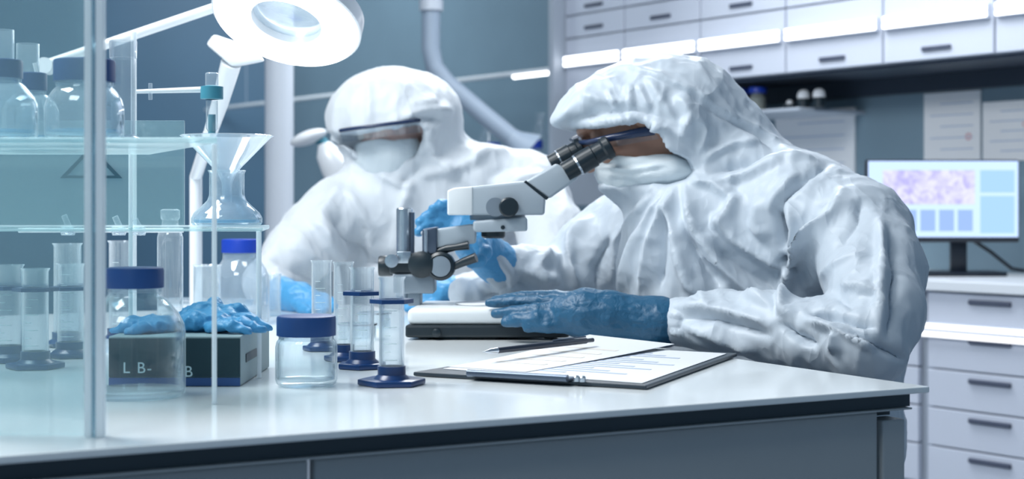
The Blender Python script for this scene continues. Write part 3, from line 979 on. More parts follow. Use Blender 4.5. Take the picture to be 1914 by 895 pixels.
bt = TZ + bh + .0005
def gp(px, d, z): return (((px - CX) * d / F), d, bt + z)
fl = ((0, 0, 1), .45)
L = []
L.append(([gp(345, 1.90, .010), gp(385, 1.89, .014), gp(420, 1.88, .010)], [.018, .028, .022], .012, ((0, 0, 1), .55)))
L.append(([gp(330, 1.86, .006), gp(365, 1.855, .012), gp(400, 1.86, .011)], [.010, .018, .02], .010, ((0, 0, 1), .5)))
for (a, b, c, r) in (((425, 1.875, .012), (462, 1.87, .013), (502, 1.865, .002), .0075), ((420, 1.85, .009), (455, 1.84, .011), (490, 1.835, .003), .0075),
                     ((415, 1.895, .018), (445, 1.90, .024), (470, 1.895, .010), .0075), ((390, 1.905, .020), (402, 1.915, .031), (425, 1.91, .016), .007),
                     ((400, 1.83, .007), (430, 1.82, .010), (462, 1.815, .003), .007)):
    L.append(([gp(*a), gp(*b), gp(*c)], [r * 1.35, r, r * .75], .006, ((0, 0, 1), .75)))
V, Q = glove_blob('', '', '', L, .0024, None, (-.50, 1.78, bt - .002), (-.27, 1.96, bt + .06), .004, 3)
V[:, 2] = np.maximum(V[:, 2], bt)
o = skin_mesh('rubber_glove', V, Q, M['glove_light'], None, gp(400, 1.87, 0))
tag(o, 'crumpled blue rubber glove on the right half of the dark box', 'glove', 'gloves on the dark box')
L = [([gp(252, 1.84, .004), gp(290, 1.85, .008), gp(318, 1.86, .008)], [.010, .020, .016], .01, ((0, 0, 1), .5))]
for (a, b, c) in (((262, 1.845, .006), (240, 1.84, .007), (216, 1.835, .002)), ((270, 1.865, .007), (246, 1.868, .010), (226, 1.87, .002)), ((280, 1.83, .006), (262, 1.815, .007), (240, 1.81, .002))):
    L.append(([gp(*a), gp(*b), gp(*c)], [.010, .008, .006], .006, ((0, 0, 1), .7)))
V, Q = glove_blob('', '', '', L, .0024, None, (-.52, 1.79, bt - .002), (-.39, 1.92, bt + .04), .003, 9)
V[:, 2] = np.maximum(V[:, 2], bt)
o = skin_mesh('rubber_glove', V, Q, M['glove_light'], None, gp(280, 1.85, 0))
tag(o, 'flat blue rubber glove on the dark box seen through the large bottle', 'glove', 'gloves on the dark box')

# ------------------------------------------------------------------ clipboard, sheets and pen
def tp(px, py, z=0.0):
    d = TD(py)
    return Vector(((px - CX) * d / F, d, TZ + z))


cb = [tp(772, 703), tp(1208, 729), tp(1378, 667), tp(1105, 652), tp(960, 655)]
cb = [tp(772, 703), tp(1208, 729), tp(1378, 667), tp(1085, 651)]
c0 = sum(cb, Vector()) / 4
t = thing('clipboard', 'dark clipboard with papers lying on the worktop in front of the gloved hand', 'clipboard', c0)
up = Vector((0, 0, .0005))
MB().prism([q + up for q in cb], (0, 0, .005), .0015).build('board', M['board'], t, smooth=False)
a, b = tp(876, 711), tp(1062, 722)
ex = (b - a).normalized(); ey = Vector((-ex.y, ex.x, 0))
MB().box((a + b) / 2 + ey * .012 + Vector((0, 0, .0072)), ((b - a).length, .026, .004), rotz(math.atan2(ex.y, ex.x)), .0015).build('clip_plate', M['steel_dark'], t, smooth=False)
MB().tube([a + Vector((0, 0, .0095)) - ey * .002, b + Vector((0, 0, .0095)) - ey * .002], .0045, 14).build('clip_bar', M['steel_dark'], t)
for q in (b + ex * .008, b + ex * .016):
    MB().lathe(q + ey * .006 + Vector((0, 0, .0056)), [(0, 0), (.004, 0), (.004, .005), (.0025, .007), (0, .007)], 20).build('rivet', M['steel'], t)


def sheet(corners, z, label, curl=0.0, thick=.0006, lines=None, mat='paper', n=14, mark='print'):
    A, B, C, D = corners
    o = sum(corners, Vector()) / 4
    t = thing('paper_sheet', label, 'paper', o, 'papers on the clipboard')
    mb = MB()
    def P(u, v, dz=0.0):
        p = A.lerp(B, u).lerp(D.lerp(C, u), v)
        return p + Vector((0, 0, z + dz + curl * (v ** 2) * (1 - u * .6)))
    top = [[P(i / n, j / n, thick) for j in range(n + 1)] for i in range(n + 1)]
    bot = [[P(i / n, j / n) for j in range(n + 1)] for i in range(n + 1)]
    m = n + 1
    vs = [q for r in top for q in r] + [q for r in bot for q in r]
    fs = []
    for i in range(n):
        for j in range(n):
            fs.append((i * m + j, (i + 1) * m + j, (i + 1) * m + j + 1, i * m + j + 1))
            k = m * m
            fs.append((k + i * m + j, k + i * m + j + 1, k + (i + 1) * m + j + 1, k + (i + 1) * m + j))
    for i in range(n):
        for (x0, y0, x1, y1) in ((i, 0, i + 1, 0), (n, i, n, i + 1), (i + 1, n, i, n), (0, i + 1, 0, i)):
            fs.append((x0 * m + y0, m * m + x0 * m + y0, m * m + x1 * m + y1, x1 * m + y1))
    mb.add(vs, fs).build('sheet', M[mat], t, angle=60)
    if lines:
        mb = MB()
        for (u0, u1, v, wd) in lines:
            q = [P(u0, v, thick + .0002), P(u1, v, thick + .0002), P(u1, v + wd, thick + .0002), P(u0, v + wd, thick + .0002)]
            mb.prism(q, (0, 0, .0002))
        mb.build('printed_lines', M[mark], t, smooth=False)
    return t


def inset(c, u, v): return c[0].lerp(c[1], u).lerp(c[3].lerp(c[2], u), v)
pc = [inset(cb, .05, .10), inset(cb, .97, .03), inset(cb, .96, .95), inset(cb, .06, .97)]
sheet(pc, .0058, 'printed white sheet clamped flat under the dark pen on the clipboard', lines=[(.1 if k % 3 else .25, .55 + .4 * ((k * 37) % 10) / 10, .12 + k * .055, .022) for k in range(14)])
pc2 = [inset(cb, .04, .14), inset(cb, .42, .12), inset(cb, .60, 1.02), inset(cb, .06, 1.0)]
sheet(pc2, .0068, 'loose cream sheet lying on the left half of the clipboard, its far corner curled up', curl=.014, lines=[(.2, .8, .2 + k * .12, .03) for k in range(5)], mark='print_warm')

a, b = tp(902, 690, .0225) , tp(1108, 665, .0225)
ax = (b - a).normalized(); Lp = (b - a).length
t = thing('ballpoint_pen', 'dark ballpoint pen lying across the papers on the clipboard', 'pen', (a + b) / 2 - Vector((0, 0, .0045)))
MB().lathe(a, [(0, Lp * .12), (.0042, Lp * .12), (.0045, Lp * .5), (.0042, Lp * .93), (.003, Lp * .94), (.003, Lp), (0, Lp)], 20, axis=ax).build('barrel', M['pen'], t)
MB().lathe(a, [(.0003, 0), (.0012, .006), (.0032, Lp * .06), (.0042, Lp * .12)], 20, axis=ax).build('tip', M['steel'], t)
MB().tube([a + ax * Lp * .62 + Vector((0, 0, .0052)), a + ax * Lp * .93 + Vector((0, 0, .0058))], .0011, 8).build('pocket_clip', M['steel_dark'], t)

# ------------------------------------------------------------------ glass screen in front and the glass shelves behind it
dS = 1.40
xr = (186 - CX) * dS / F
sc = thing('glass_screen', 'clear glass safety screen standing on the worktop at the left edge', 'screen', (xr - .1, dS, TZ))
zt_ = ZC + .36
x0 = (-90 - CX) * dS / F
MB().box(((x0 + xr) / 2, dS, (TZ + .0006 + zt_) / 2), (xr - x0 - .0005, .005, zt_ - TZ - .0012), None).build('pane', M['pane'], sc, smooth=False)
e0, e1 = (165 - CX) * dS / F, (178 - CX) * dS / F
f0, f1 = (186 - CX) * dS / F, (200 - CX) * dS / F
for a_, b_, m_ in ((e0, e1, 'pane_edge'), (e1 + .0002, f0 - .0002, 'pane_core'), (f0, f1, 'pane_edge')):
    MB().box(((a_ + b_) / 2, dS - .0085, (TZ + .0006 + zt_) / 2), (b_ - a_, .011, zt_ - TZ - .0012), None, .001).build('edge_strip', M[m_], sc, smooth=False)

SH1, SH2 = ZC + .068, ZC - .024
gs = thing('glass_shelving', 'two tier clear glass shelf carrying capped bottles above the worktop', 'shelf', (-.55, 1.8, TZ))
def slab(z0, z1, front, rb, back, xl=-.95):
    q = [(xl, front[1], z0), (front[0], front[1], z0), (back[0], back[1], z0), (xl, back[1], z0)]
    return MB().prism(q, (0, 0, z1 - z0), .0008)
slab(SH1, SH1 + .006, (-.310, 1.60), 0, (-.464, 1.95)).build('upper_shelf', M['shelf_glass'], gs, smooth=False)
slab(SH2 - .005, SH2, (-.305, 1.86), 0, (-.335, 2.10)).build('lower_shelf', M['shelf_glass'], gs, smooth=False)
for (x, y, z1) in ((-.318, 1.625, SH1), (-.484, 1.93, SH1), (-.92, 1.64, SH1), (-.92, 1.92, SH1), (-.311, 1.872, SH2 - .0055), (-.348, 2.085, SH2 - .0055), (-.92, 2.08, SH2 - .0055)):
    MB().tube([(x, y, TZ + .0006), (x, y, z1 - .0003)], .0027, 12).build('support_rod', M['pane_edge'], gs)
# warning sign on a rear glass plate
dR = 2.09
MB().box(((-.95 - .45) / 2, dR, (SH2 + ZC + .12) / 2), (.5, .005, ZC + .12 - SH2 - .001), None).build('rear_plate', M['pane'], gs, smooth=False)
tri = [W(112, 333, dR - .004), W(229, 333, dR - .004), W(170, 272, dR - .004)]
cen = sum(tri, Vector()) / 3
inn = [cen + (q - cen) * .76 for q in tri]
u = Vector((0, .0012, 0))
vs = tri + inn + [q + u for q in tri] + [q + u for q in inn]
fs = []
for k in range(3):
    j = (k + 1) % 3
    fs += [(k, j, 3 + j, 3 + k), (6 + j, 6 + k, 9 + k, 9 + j), (k, 6 + k, 6 + j, j), (3 + j, 9 + j, 9 + k, 3 + k)]
o = MB().add(vs, fs).build('warning_sign', M['sign'], None, cen, smooth=False)
tag(o, 'dark outlined warning triangle stuck on the glass behind the screen', 'sign')

# bottles on the upper shelf
ST = SH1 + .0064
lathe_bottle(158, 1.70, ST, [(.038, 0), (.042, .003), (.0435, .008), (.0435, .036), (.041, .046), (.035, .055), (.030, .060), (.030, .064)], (.0338, .0656, .0905),
             'blue capped bottle on the upper glass shelf behind the screen edge', 'bottle', 'capped_bottle', mat='glass_bright', liquid=.012, group='bottles on the glass shelf')
lathe_bottle(2, 1.70, ST, [(.034, 0), (.038, .003), (.040, .008), (.040, .040), (.036, .050), (.026, .062), (.022, .065), (.022, .068)], (.0235, .0695, .0905),
             'blue capped bottle on the upper glass shelf cut by the left picture edge', 'bottle', 'capped_bottle', mat='glass_bright', liquid=.012, group='bottles on the glass shelf')
lathe_bottle(58, 1.80, ST, [(.028, 0), (.031, .003), (.032, .008), (.032, .040), (.028, .050), (.020, .058), (.016, .060), (.016, .062)], (.0185, .0634, .0845),
             'smaller blue capped bottle on the glass shelf between two larger ones', 'bottle', 'capped_bottle', mat='glass_bright', liquid=.01, group='bottles on the glass shelf')


def shelf_tube(px, d, ytop, w, label, rim=None, cat='cylinder', name='glass_cylinder', mat='glass_bright'):
    p = Vector(((px - CX) * d / F, d, ST)); s = d / F; r = w * s / 2; h = ZC + (HY - ytop) * s - ST
    t = thing(name, label, cat, p, 'glass cylinders on the glass shelf')
    MB().lathe(p, [(0, .001), (r, .001), (r, h * .5), (r, h), (r * .9, h), (r * .9, .006), (0, .006)], 40).build('glass_wall', M[mat], t)
    MB().lathe(p, [(r * 1.3, 0), (r * 1.5, .002), (r * 1.5, .005), (r * 1.05, .009), (r * 1.01, .009), (r * 1.01, 0)], 40).build('foot', M['frost'], t)
    if rim: MB().lathe(p, [(r * 1.02, h - rim), (r * 1.12, h - rim), (r * 1.16, h - .002), (r * 1.12, h), (r * 1.02, h)], 40).build('collar', M['glass_tube'], t)
    return t


shelf_tube(230, 1.74, 76, 44, 'tall clear cylinder with a grey collar on the glass shelf right of the screen edge', .02, mat='glass_tube')
shelf_tube(6, 1.84, 56, 40, 'tallest clear cylinder on the glass shelf cut by the left picture edge', None, mat='frost')
shelf_tube(52, 1.88, 82, 42, 'clear cylinder behind the smaller blue capped bottle on the glass shelf', None)
a = W(64, 118, 1.845); p0 = Vector(((100 - CX) * 1.845 / F, 1.845, ST + .004))
o = MB().tube([p0, a], .0022, 10).build('stirring_rod', M['pane_edge'], None, p0)
tag(o, 'clear stirring rod leaning beside the bottles on the glass shelf', 'rod')

# flask with funnel on the lower shelf
dF = 1.97; p = Vector(((424 - CX) * dF / F, dF, SH2 + .0004)); s = dF / F
t = thing('conical_flask', 'clear conical flask holding a thin layer of pale blue liquid under the funnel', 'flask', p)
MB().lathe(p, [(0, .001), (.043, .001), (.0455, .004), (.0455, .010), (.042, .017), (.032, .026), (.025, .033), (.0225, .040), (.0225, .068), (.0245, .0715), (.0235, .072), (.020, .068), (.020, .04), (.03, .025), (.043, .010), (.04, .004), (0, .004)], 56).build('glass_body', M['frost'], t)
MB().lathe(p, [(0, .0045), (.041, .0045), (.0425, .0065), (.0425, .008), (0, .008)], 48).build('liquid', M['liquid'], t)
zf = SH2 + .071
t = thing('glass_funnel', 'wide clear glass funnel sitting in the neck of the conical flask', 'funnel', p + Vector((0, 0, .058)))
MB().lathe(p, [(.006, .030), (.007, .056), (.012, .068), (.0185, .0755), (.057, .115), (.060, .1165), (.058, .1175), (.0185, .078), (.010, .069), (.005, .056), (.0045, .030)], 56).build('cone', M['frost'], t)

# retort stand with two rods and a burette
dRS = 2.24
p = on_top(250, dRS)
rs_ = thing('retort_stand', 'slim glass rod stand with two side arms behind the glass shelf', 'stand', p)
MB().box((p.x - .0275, p.y + .02, TZ + .005), (.085, .14, .009), None, .002).build('foot_plate', M['frost'], rs_, smooth=False)
MB().tube([p + Vector((0, 0, .0095)), Vector((p.x, p.y, W(250, 60, dRS).z))], .0042, 14).build('upright', M['pane_edge'], rs_)
zA = W(0, 171, dRS).z
MB().tube([Vector((p.x + .004, p.y, zA)), Vector(((380 - CX) * dRS / F, dRS, zA + .003))], [.003, .0045], 12).build('upper_arm', M['lamp_white'], rs_)
q = Vector(((281 - CX) * dRS / F, dRS, zA))
MB().tube([q + Vector((0, 0, -.012)), q + Vector((0, 0, .012))], .0028, 10).build('clamp_screw', M['frost'], rs_)
zB = W(0, 430, dRS).z
MB().tube([Vector(((38 - CX) * dRS / F, dRS - .008, zB)), Vector(((345 - CX) * dRS / F, dRS - .008, zB))], .0035, 12).build('lower_arm', M['lamp_white'], rs_)
for px, hh in ((130, .022), (225, .02), (262, .016)):
    q = Vector(((px - CX) * dRS / F, dRS - .008, zB))
    MB().tube([q + Vector((-.006, 0, hh)), q + Vector((.006, 0, -.006))], .0045, 12).lathe(q, [(0, -.009), (.0075, -.009), (.0075, .009), (0, .009)], 20, axis=(1, 0, 0)).build('stopcock', M['frost'], rs_)
dB = dRS - .012
p = W(396, 250, dB)
bu = thing('burette', 'short burette with a teal collar hanging over the funnel', 'burette', p)
zz = lambda y: W(0, y, dB).z - p.z
MB().lathe(p, [(.002, zz(262)), (.0035, zz(250)), (.0085, zz(240)), (.0085, zz(188))], 24).build('tube', M['glass_bright'], bu)
MB().lathe(p, [(0, zz(250)), (.0055, zz(250)), (.0055, zz(214)), (0, zz(214))], 20).build('liquid', M['teal'], bu)
MB().lathe(p, [(.0095, zz(186)), (.0165, zz(185)), (.0165, zz(162)), (.0095, zz(160)), (0, zz(160))], 28).build('collar', M['teal'], bu)
MB().lathe(p, [(0, zz(159.5)), (.0095, zz(159.5)), (.0095, zz(138)), (.008, zz(136)), (0, zz(136))], 24).build('top_cap', M['frost'], bu)

# ------------------------------------------------------------------ ring lamp with magnifier
dL = 2.55
ct = W(536, 38, dL)
ph = math.acos(.47); th = math.radians(11)
nrm = (Vector((-math.sin(th), 0, -math.cos(th))) * math.sin(ph) + Vector((0, -1, 0)) * math.cos(ph)).normalized()
ml = thing('ring_lamp', 'lit white ring lamp with a magnifier on a jointed arm over the bench', 'lamp', on_top(366, 2.9))
sL = dL / F; Ro, Ri = 138 * sL, 70 * sL
MB().lathe(ct, [(Ri - .002, .004), (Ri - .002, -.030), (Ri + .01, -.036), (Ro - .012, -.036), (Ro + .003, -.026), (Ro + .004, .002), (Ro, .004)], 72, axis=nrm).build('housing', M['lamp_white'], ml)
prof = [(Ri, .0045)] + [(Ri + (Ro - Ri) * (.5 - .5 * math.cos(math.pi * k / 8)), .0045 + .010 * math.sin(math.pi * k / 8)) for k in range(1, 8)] + [(Ro - .001, .0045)]
MB().lathe(ct, prof, 72, axis=nrm).build('light_ring', M['lamp_glow'], ml)
MB().lathe(ct, [(0, -.004), (Ri * .6, -.006), (Ri - .003, -.010), (Ri - .003, -.016), (Ri * .6, -.020), (0, -.022)], 56, axis=nrm).build('magnifier_lens', M['lens'], ml)
back = -nrm
h1 = W(440, 70, dL + .10)
MB().prism([W(383, 82, dL + .06), W(398, 62, dL + .06), W(470, 88, dL + .06), W(492, 112, dL + .06), W(432, 124, dL + .06)], (0, .03, 0), .006).build('yoke', M['lamp_white'], ml)
MB().tube([W(432, 118, dL + .08), W(412, 190, dL + .12), W(392, 252, dL + .16)], [.018, .015, .012], 20).build('lower_arm', M['lamp_white'], ml)
foot = ORG[ml.name]
MB().tube([W(392, 250, dL + .16), Vector((foot.x, foot.y, W(0, 330, foot.y).z)), Vector((foot.x, foot.y, TZ + .02))], [.012, .012, .012], 18).build('post', M['lamp_white'], ml)
MB().lathe(foot, [(0, 0), (.060, 0), (.064, .004), (.064, .014), (.03, .022), (0, .022)], 40).build('base', M['lamp_white'], ml)
MB().tube([W(425, 6, dL + .05), W(82, 122, dL + .05)], .0085, 14).build('spring_arm', M['lamp_white'], ml)
for (x, y) in ((425, 6), (82, 122)):
    MB().lathe(W(x, y, dL + .035), [(0, 0), (.014, 0), (.014, .03), (0, .03)], 24, axis=(0, 1, 0)).build('joint', M['lamp_white'], ml)

# ------------------------------------------------------------------ microscope
sB_ = on_top(915, 2.52)
ms = thing('microscope', 'grey and white binocular microscope on the worktop between the two hooded people', 'microscope', sB_)
def pr(poly, d0, d1, bev, name, mat, parent=ms, **kw):
    q = [W(x, y, d0) for x, y in poly]
    return MB().prism(q, (0, d1 - d0, 0), bev, 3).build(name, M[mat], parent, **kw)


zb = TZ + .0006
def level(py, d): return W(0, py, d).z
xb0, xb1 = W(757, 0, 2.41).x, W(1066, 0, 2.41).x
z1 = TZ + .024
def footprint(i, z): return [(xb0 + i, 2.41 + i, z), (xb1 - i, 2.41 + i, z), (xb1 - .078 - i, 2.615 - i, z), (xb0 + .012 + i, 2.625 - i, z)]
MB().prism(footprint(0, TZ + .004), (0, 0, z1 - TZ - .004), .004).build('lower_base', M['scope_black'], ms, smooth=False)
for x, y in ((xb0 + .03, 2.44), (xb1 - .03, 2.44), (xb0 + .04, 2.60), (xb1 - .11, 2.59)):
    MB().lathe((x, y, zb), [(0, 0), (.011, 0), (.011, .004), (0, .004)], 20).build('rubber_foot', M['scope_black'], ms)
q = W(816, 622, 2.409)
MB().lathe(q, [(0, 0), (.007, 0), (.007, .004), (.004, .0055), (0, .0055)], 24, axis=(0, -1, 0)).build('dial', M['scope_black'], ms)
z2 = TZ + .050
MB().prism(footprint(.003, z1 + .0004), (0, 0, z2 - z1 - .0004), .009, 4).build('upper_base', M['scope_white'], ms, angle=60)
MB().lathe((W(905, 0, 2.5).x, 2.515, z2 + .0003), [(0, .0), (.045, .0), (.047, .001), (.047, .003), (.043, .0035), (0, .0035)], 56).build('stage_plate', M['paper'], ms)
# column
dC = 2.54
xc = W(759, 0, dC).x; xc2 = W(756, 0, dC).x
MB().tube([(xc2, dC, z2), (xc2, dC, level(393, dC))], .0135, 28).lathe((xc2, dC, level(393, dC)), [(.0135, -.001), (.0135, .002), (.012, .004), (0, .004)], 28).build('pillar', M['steel'], ms)
MB().box((xc2 + .014, dC - .004, (z2 + level(396, dC)) / 2), (.0055, .018, level(396, dC) - z2), None, .001).build('rack_rail', M['steel_dark'], ms, smooth=False)
pr([(735, 512), (812, 512), (812, 549), (735, 549)], 2.495, 2.575, .004, 'lower_block', 'scope_mid')
pr([(762, 545), (786, 545), (786, 572), (762, 572)], 2.50, 2.56, .003, 'foot_socket', 'scope_mid')
# focus carriage
pr([(727, 478), (800, 470), (812, 512), (727, 512)], 2.50, 2.57, .004, 'focus_block', 'scope_black')
pr([(742, 470), (768, 470), (768, 492), (742, 492)], 2.497, 2.50, .001, 'carriage_plate', 'steel')
MB().lathe(W(708, 497, 2.53), [(0, 0), (.016, 0), (.0175, .003), (.0175, .020), (.016, .023), (.009, .023), (.009, .045), (0, .045)], 32, axis=(1, 0, 0)).build('side_knob', M['scope_black'], ms)
MB().lathe(W(733, 487, 2.495), [(0, 0), (.010, 0), (.011, .002), (.011, .014), (0, .015)], 28, axis=(0, -1, 0)).build('lock_screw', M['steel'], ms)
kc = W(826, 497, 2.500)
MB().lathe(kc, [(0, 0), (.021, 0), (.0235, .003), (.0235, .016), (.019, .019), (.0175, .016), (0, .016)], 44, axis=(-.1, -1, 0)).build('focus_knob', M['scope_black'], ms)
MB().lathe(kc + Vector((-.0016, -.0163, 0)), [(.0172, 0), (.017, .0012), (.012, .0022), (0, .0026)], 40, axis=(-.1, -1, 0)).build('knob_face', M['scope_mid'], ms)
MB().lathe(W(790, 494, 2.500), [(0, 0), (.021, 0), (.022, .003), (.022, .014), (.015, .018), (0, .018)], 40, axis=(-.1, -1, 0)).build('coarse_knob', M['scope_black'], ms)
MB().tube([W(848, 498, 2.49), W(868, 489, 2.485), W(890, 481, 2.48)], [.006, .0072, .008], 18).build('lever', M['scope_black'], ms)
MB().tube([W(800, 476, 2.50), W(835, 465, 2.495), W(852, 462, 2.492), W(876, 458, 2.49)], [.005, .0068, .0055, .0075], 18).build('upper_lever', M['scope_black'], ms)
pr([(789, 428), (817, 424), (817, 476), (789, 476)], 2.49, 2.56, .003, 'arm_post', 'steel_dark')
MB().tube([W(796, 429, 2.489), W(796, 474, 2.489)], .003, 12).build('post_edge', M['steel'], ms)
# arm and nosepiece
pr([(786, 432), (880, 419), (889, 421), (889, 455), (812, 464), (812, 440), (786, 440)], 2.495, 2.56, .003, 'arm', 'scope')
pr([(884, 413), (980, 405), (986, 408), (986, 432), (890, 434), (884, 431)], 2.475, 2.575, .004, 'ring_holder', 'scope')
MB().lathe(W(940, 425, 2.475), [(0, 0), (.0035, 0), (.0035, .0025), (0, .003)], 18, axis=(0, -1, 0)).build('set_screw', M['scope_black'], ms)
MB().lathe(W(930, 411, 2.53), [(0, 0), (.046, 0), (.046, .0088), (0, .0088)], 48).build('gasket', M['scope_mid'], ms)
MB().lathe(W(922, 445, 2.525), [(0, 0), (.017, 0), (.020, .003), (.020, .0115), (0, .0115)], 40).build('objective', M['scope_black'], ms)
# head
hp = [(838, 402), (838, 356), (850, 352), (980, 338), (1020, 371), (1018, 402)]
pr(hp, 2.475, 2.575, .005, 'head', 'scope', angle=50)
pr([(836, 402), (836, 356), (848, 351), (884, 348), (884, 402)], 2.4735, 2.5765, .003, 'end_cap', 'scope_white', angle=50)
kz = W(951, 387, 2.475)
MB().lathe(kz, [(0, 0), (.0135, 0), (.016, .003), (.016, .014), (.0135, .0165), (0, .0165)], 40, axis=(0, -1, 0)).build('zoom_knob', M['scope_black'], ms)
MB().lathe(W(926, 387, 2.475), [(0, 0), (.0155, 0), (.0155, .004), (0, .004)], 36, axis=(0, -1, 0)).build('zoom_scale', M['scope_mid'], ms)
# binocular tube housing, tilted towards the eyes
pr([(978, 340), (1040, 305), (1062, 316), (1082, 333), (1026, 372)], 2.478, 2.572, .005, 'tube_housing', 'scope', angle=50)
pr([(978, 341), (983, 337), (1026, 370), (1021, 374)], 2.4765, 2.478, .0005, 'seam', 'scope_black', smooth=False)
for d0, a, b, nm in ((2.484, (1056, 322), (1142, 272), 1), (2.552, (1030, 308), (1090, 276), 2)):
    A, B = W(*a, d0), W(*b, d0)
    ax = (B - A).normalized(); Ln = (B - A).length
    MB().lathe(A, [(.0, 0), (.0165, 0), (.0165, Ln * .30), (.0185, Ln * .31), (.0185, Ln * .62), (.0165, Ln * .64), (.0165, Ln * .82), (.0195, Ln * .86), (.0195, Ln * .97), (.016, Ln), (.011, Ln * .98), (0, Ln * .97)], 36, axis=ax).build('eyepiece', M['scope_black'], ms)
    MB().lathe(A, [(.0168, Ln * .255), (.0178, Ln * .26), (.0178, Ln * .30), (.0168, Ln * .305)], 36, axis=ax).build('eyepiece_ring', M['steel'], ms)

# ------------------------------------------------------------------ people in hooded coveralls
def cw(L): return [tuple(W(*q[:3])) for q in L], [q[3] for q in L]


def limb(S, L, k=.03, sq=None):
    p, r = cw(L); S.chain(p, r, k, sq)


def axes(f, up=(0, 0, 1)):
    f = Vector(f).normalized(); s = f.cross(Vector(up)).normalized(); u = s.cross(f)
    return f, s, u


def head(S, C, f, s, u, k=.012):
    A = (f, s, u)
    at = lambda a, b, c: C + f * a + s * b + u * c
    S.ell(at(-.025, 0, .004), (.088, .072, .078), A, k)
    S.ell(at(.030, 0, -.040), (.058, .060, .078), A, k)
    S.ell(at(.052, 0, -.086), (.028, .034, .022), A, .015)           # chin
    S.ell(at(.070, 0, .026), (.020, .050, .013), A, .012)            # brow
    for e in (-1, 1):
        S.ell(at(.088, .031 * e, .006), (.016, .018, .012), A, .006, True)   # eye sockets
        S.ell(at(.066, .031 * e, .006), (.0125, .0125, .0125), A, .002)      # eyes
        S.ell(at(.066, .042 * e, -.030), (.018, .020, .016), A, .012)        # cheekbones
        S.ell(at(-.008, .074 * e, -.008), (.018, .009, .030), A, .006)       # ears
    S.cap(at(.080, 0, .008), at(.100, 0, -.030), .009, .013, .010)
    for e in (-1, 1): S.cap(at(.094, .009 * e, -.034), at(.088, .012 * e, -.034), .007, .006, .006)
    S.ell(at(.084, 0, -.056), (.010, .024, .0055), A, .005)
    S.ell(at(.083, 0, -.066), (.010, .021, .006), A, .005)


def hand(name, cuff, palm, fingers, mat, parent, label=None, h=.0026, palm_sq=None, amp=.0016, seed=1):
    pts = [W(*q[:3]) for L in [cuff, palm] + fingers for q in L]
    lo = [min(p[i] for p in pts) - .06 for i in range(3)]; hi = [max(p[i] for p in pts) + .06 for i in range(3)]
    S = Soft(lo, hi, h)
    limb(S, palm, .012, palm_sq)
    limb(S, cuff, .010)
    for L in fingers: limb(S, L, .0035)
    V, Q = S.surface(3)
    V = crumple(V, normals(V, Q), 55, amp, (1, 1, 1.6), seed)
    V = relax(V, Q, .35)
    o = skin_mesh(name, V, Q, mat, parent)
    if label: o['label'] = label
    return o


def strip(path, down, thick, mats, name, parent, bar=.0035, lens_name='lens'):
    """safety glasses: dark top bar with a clear shield hanging from it"""
    path = [Vector(p) for p in path]
    fr = MB().tube(path, bar if hasattr(bar, '__len__') else [bar] * len(path), 12).build(name, M['navy'], parent)
    vs, fs = [], []
    n = len(path)
    for p in path:
        vs += [p + down * .12, p + down]
    for p in path:
        vs += [p + down * .12 + Vector((0, thick, 0)), p + down + Vector((0, thick, 0))]
    for i in range(n - 1):
        a, b = 2 * i, 2 * i + 2
        fs += [(a, b, b + 1, a + 1), (2 * n + a, 2 * n + a + 1, 2 * n + b + 1, 2 * n + b), (a + 1, b + 1, 2 * n + b + 1, 2 * n + a + 1), (a, 2 * n + a, 2 * n + b, b)]
    MB().add(vs, fs).build(lens_name, M['shield'], fr, angle=60)
    return fr


# ---- the one at the microscope
DP = 2.57
p1 = thing('person', 'person in white hooded coverall bending over the microscope with blue gloves', 'person', (.49, 2.58, 0))
f1, s1, u1 = axes((-.85, -.05, -.53))
C1 = W(1178, 223, DP)
S = Soft((-.20, 2.02, .0), (.66, 2.94, 1.30), .0042)
# hood
S.ell(W(1228, 248, DP), (.140, .108, .132), None, .03)
va, vc = Vector((-.86, 0, -.51)), Vector((.51, 0, -.86))
S.ell(W(1108, 190, DP), (.066, .074, .036), (va, Vector((0, 1, 0)), vc), .03)
S.ell(W(1058, 216, DP), (.027, .058, .011), (va, Vector((0, 1, 0)), vc), .015)
limb(S, [(1285, 240, DP, .112), (1345, 275, DP, .090)], .03)
limb(S, [(1335, 225, DP, .060), (1382, 222, DP, .016)], .03)
limb(S, [(1300, 310, DP, .100), (1410, 410, DP - .02, .135)], .05)
# shoulders and near arm
limb(S, [(1415, 385, 2.52, .098), (1500, 402, 2.44, .090), (1598, 436, 2.36, .078)], .04)
limb(S, [(1603, 440, 2.36, .078), (1630, 505, 2.28, .070), (1636, 580, 2.20, .064), (1622, 642, 2.14, .052)], .03)
limb(S, [(1635, 655, 2.14, .040), (1668, 672, 2.13, .016)], .025)
limb(S, [(1600, 645, 2.14, .052), (1530, 630, 2.19, .052), (1450, 614, 2.24, .048), (1350, 603, 2.29, .042), (1258, 602, 2.337, .034)], .025)
# trunk
S.ell(W(1340, 510, DP), (.168, .165, .205), None, .05)
S.ell(W(1505, 570, DP), (.178, .18, .245), None, .05)
S.ell(W(1420, 730, DP), (.19, .18, .19), None, .06)
# far arm
limb(S, [(1260, 415, 2.74, .085), (1190, 440, 2.79, .082), (1120, 486, 2.82, .080), (1050, 540, 2.80, .066)], .04)
limb(S, [(1050, 540, 2.80, .066), (990, 518, 2.75, .054), (930, 492, 2.685, .034)], .025)
limb(S, [(1040, 552, 2.80, .050), (960, 552, 2.77, .040), (868, 548, 2.74, .026)], .03)
# seat and legs
S.ell((.48, 2.58, .60), (.18, .20, .13), None, .06)
for yy in (2.49, 2.69):
    S.chain([(.46, yy, .585), (.10, yy, .565), (.09, yy, .50), (.10, yy, .13)], [.095, .078, .072, .052], .03)
    S.chain([(.11, yy, .06), (-.04, yy, .042)], [.056, .040], .02)
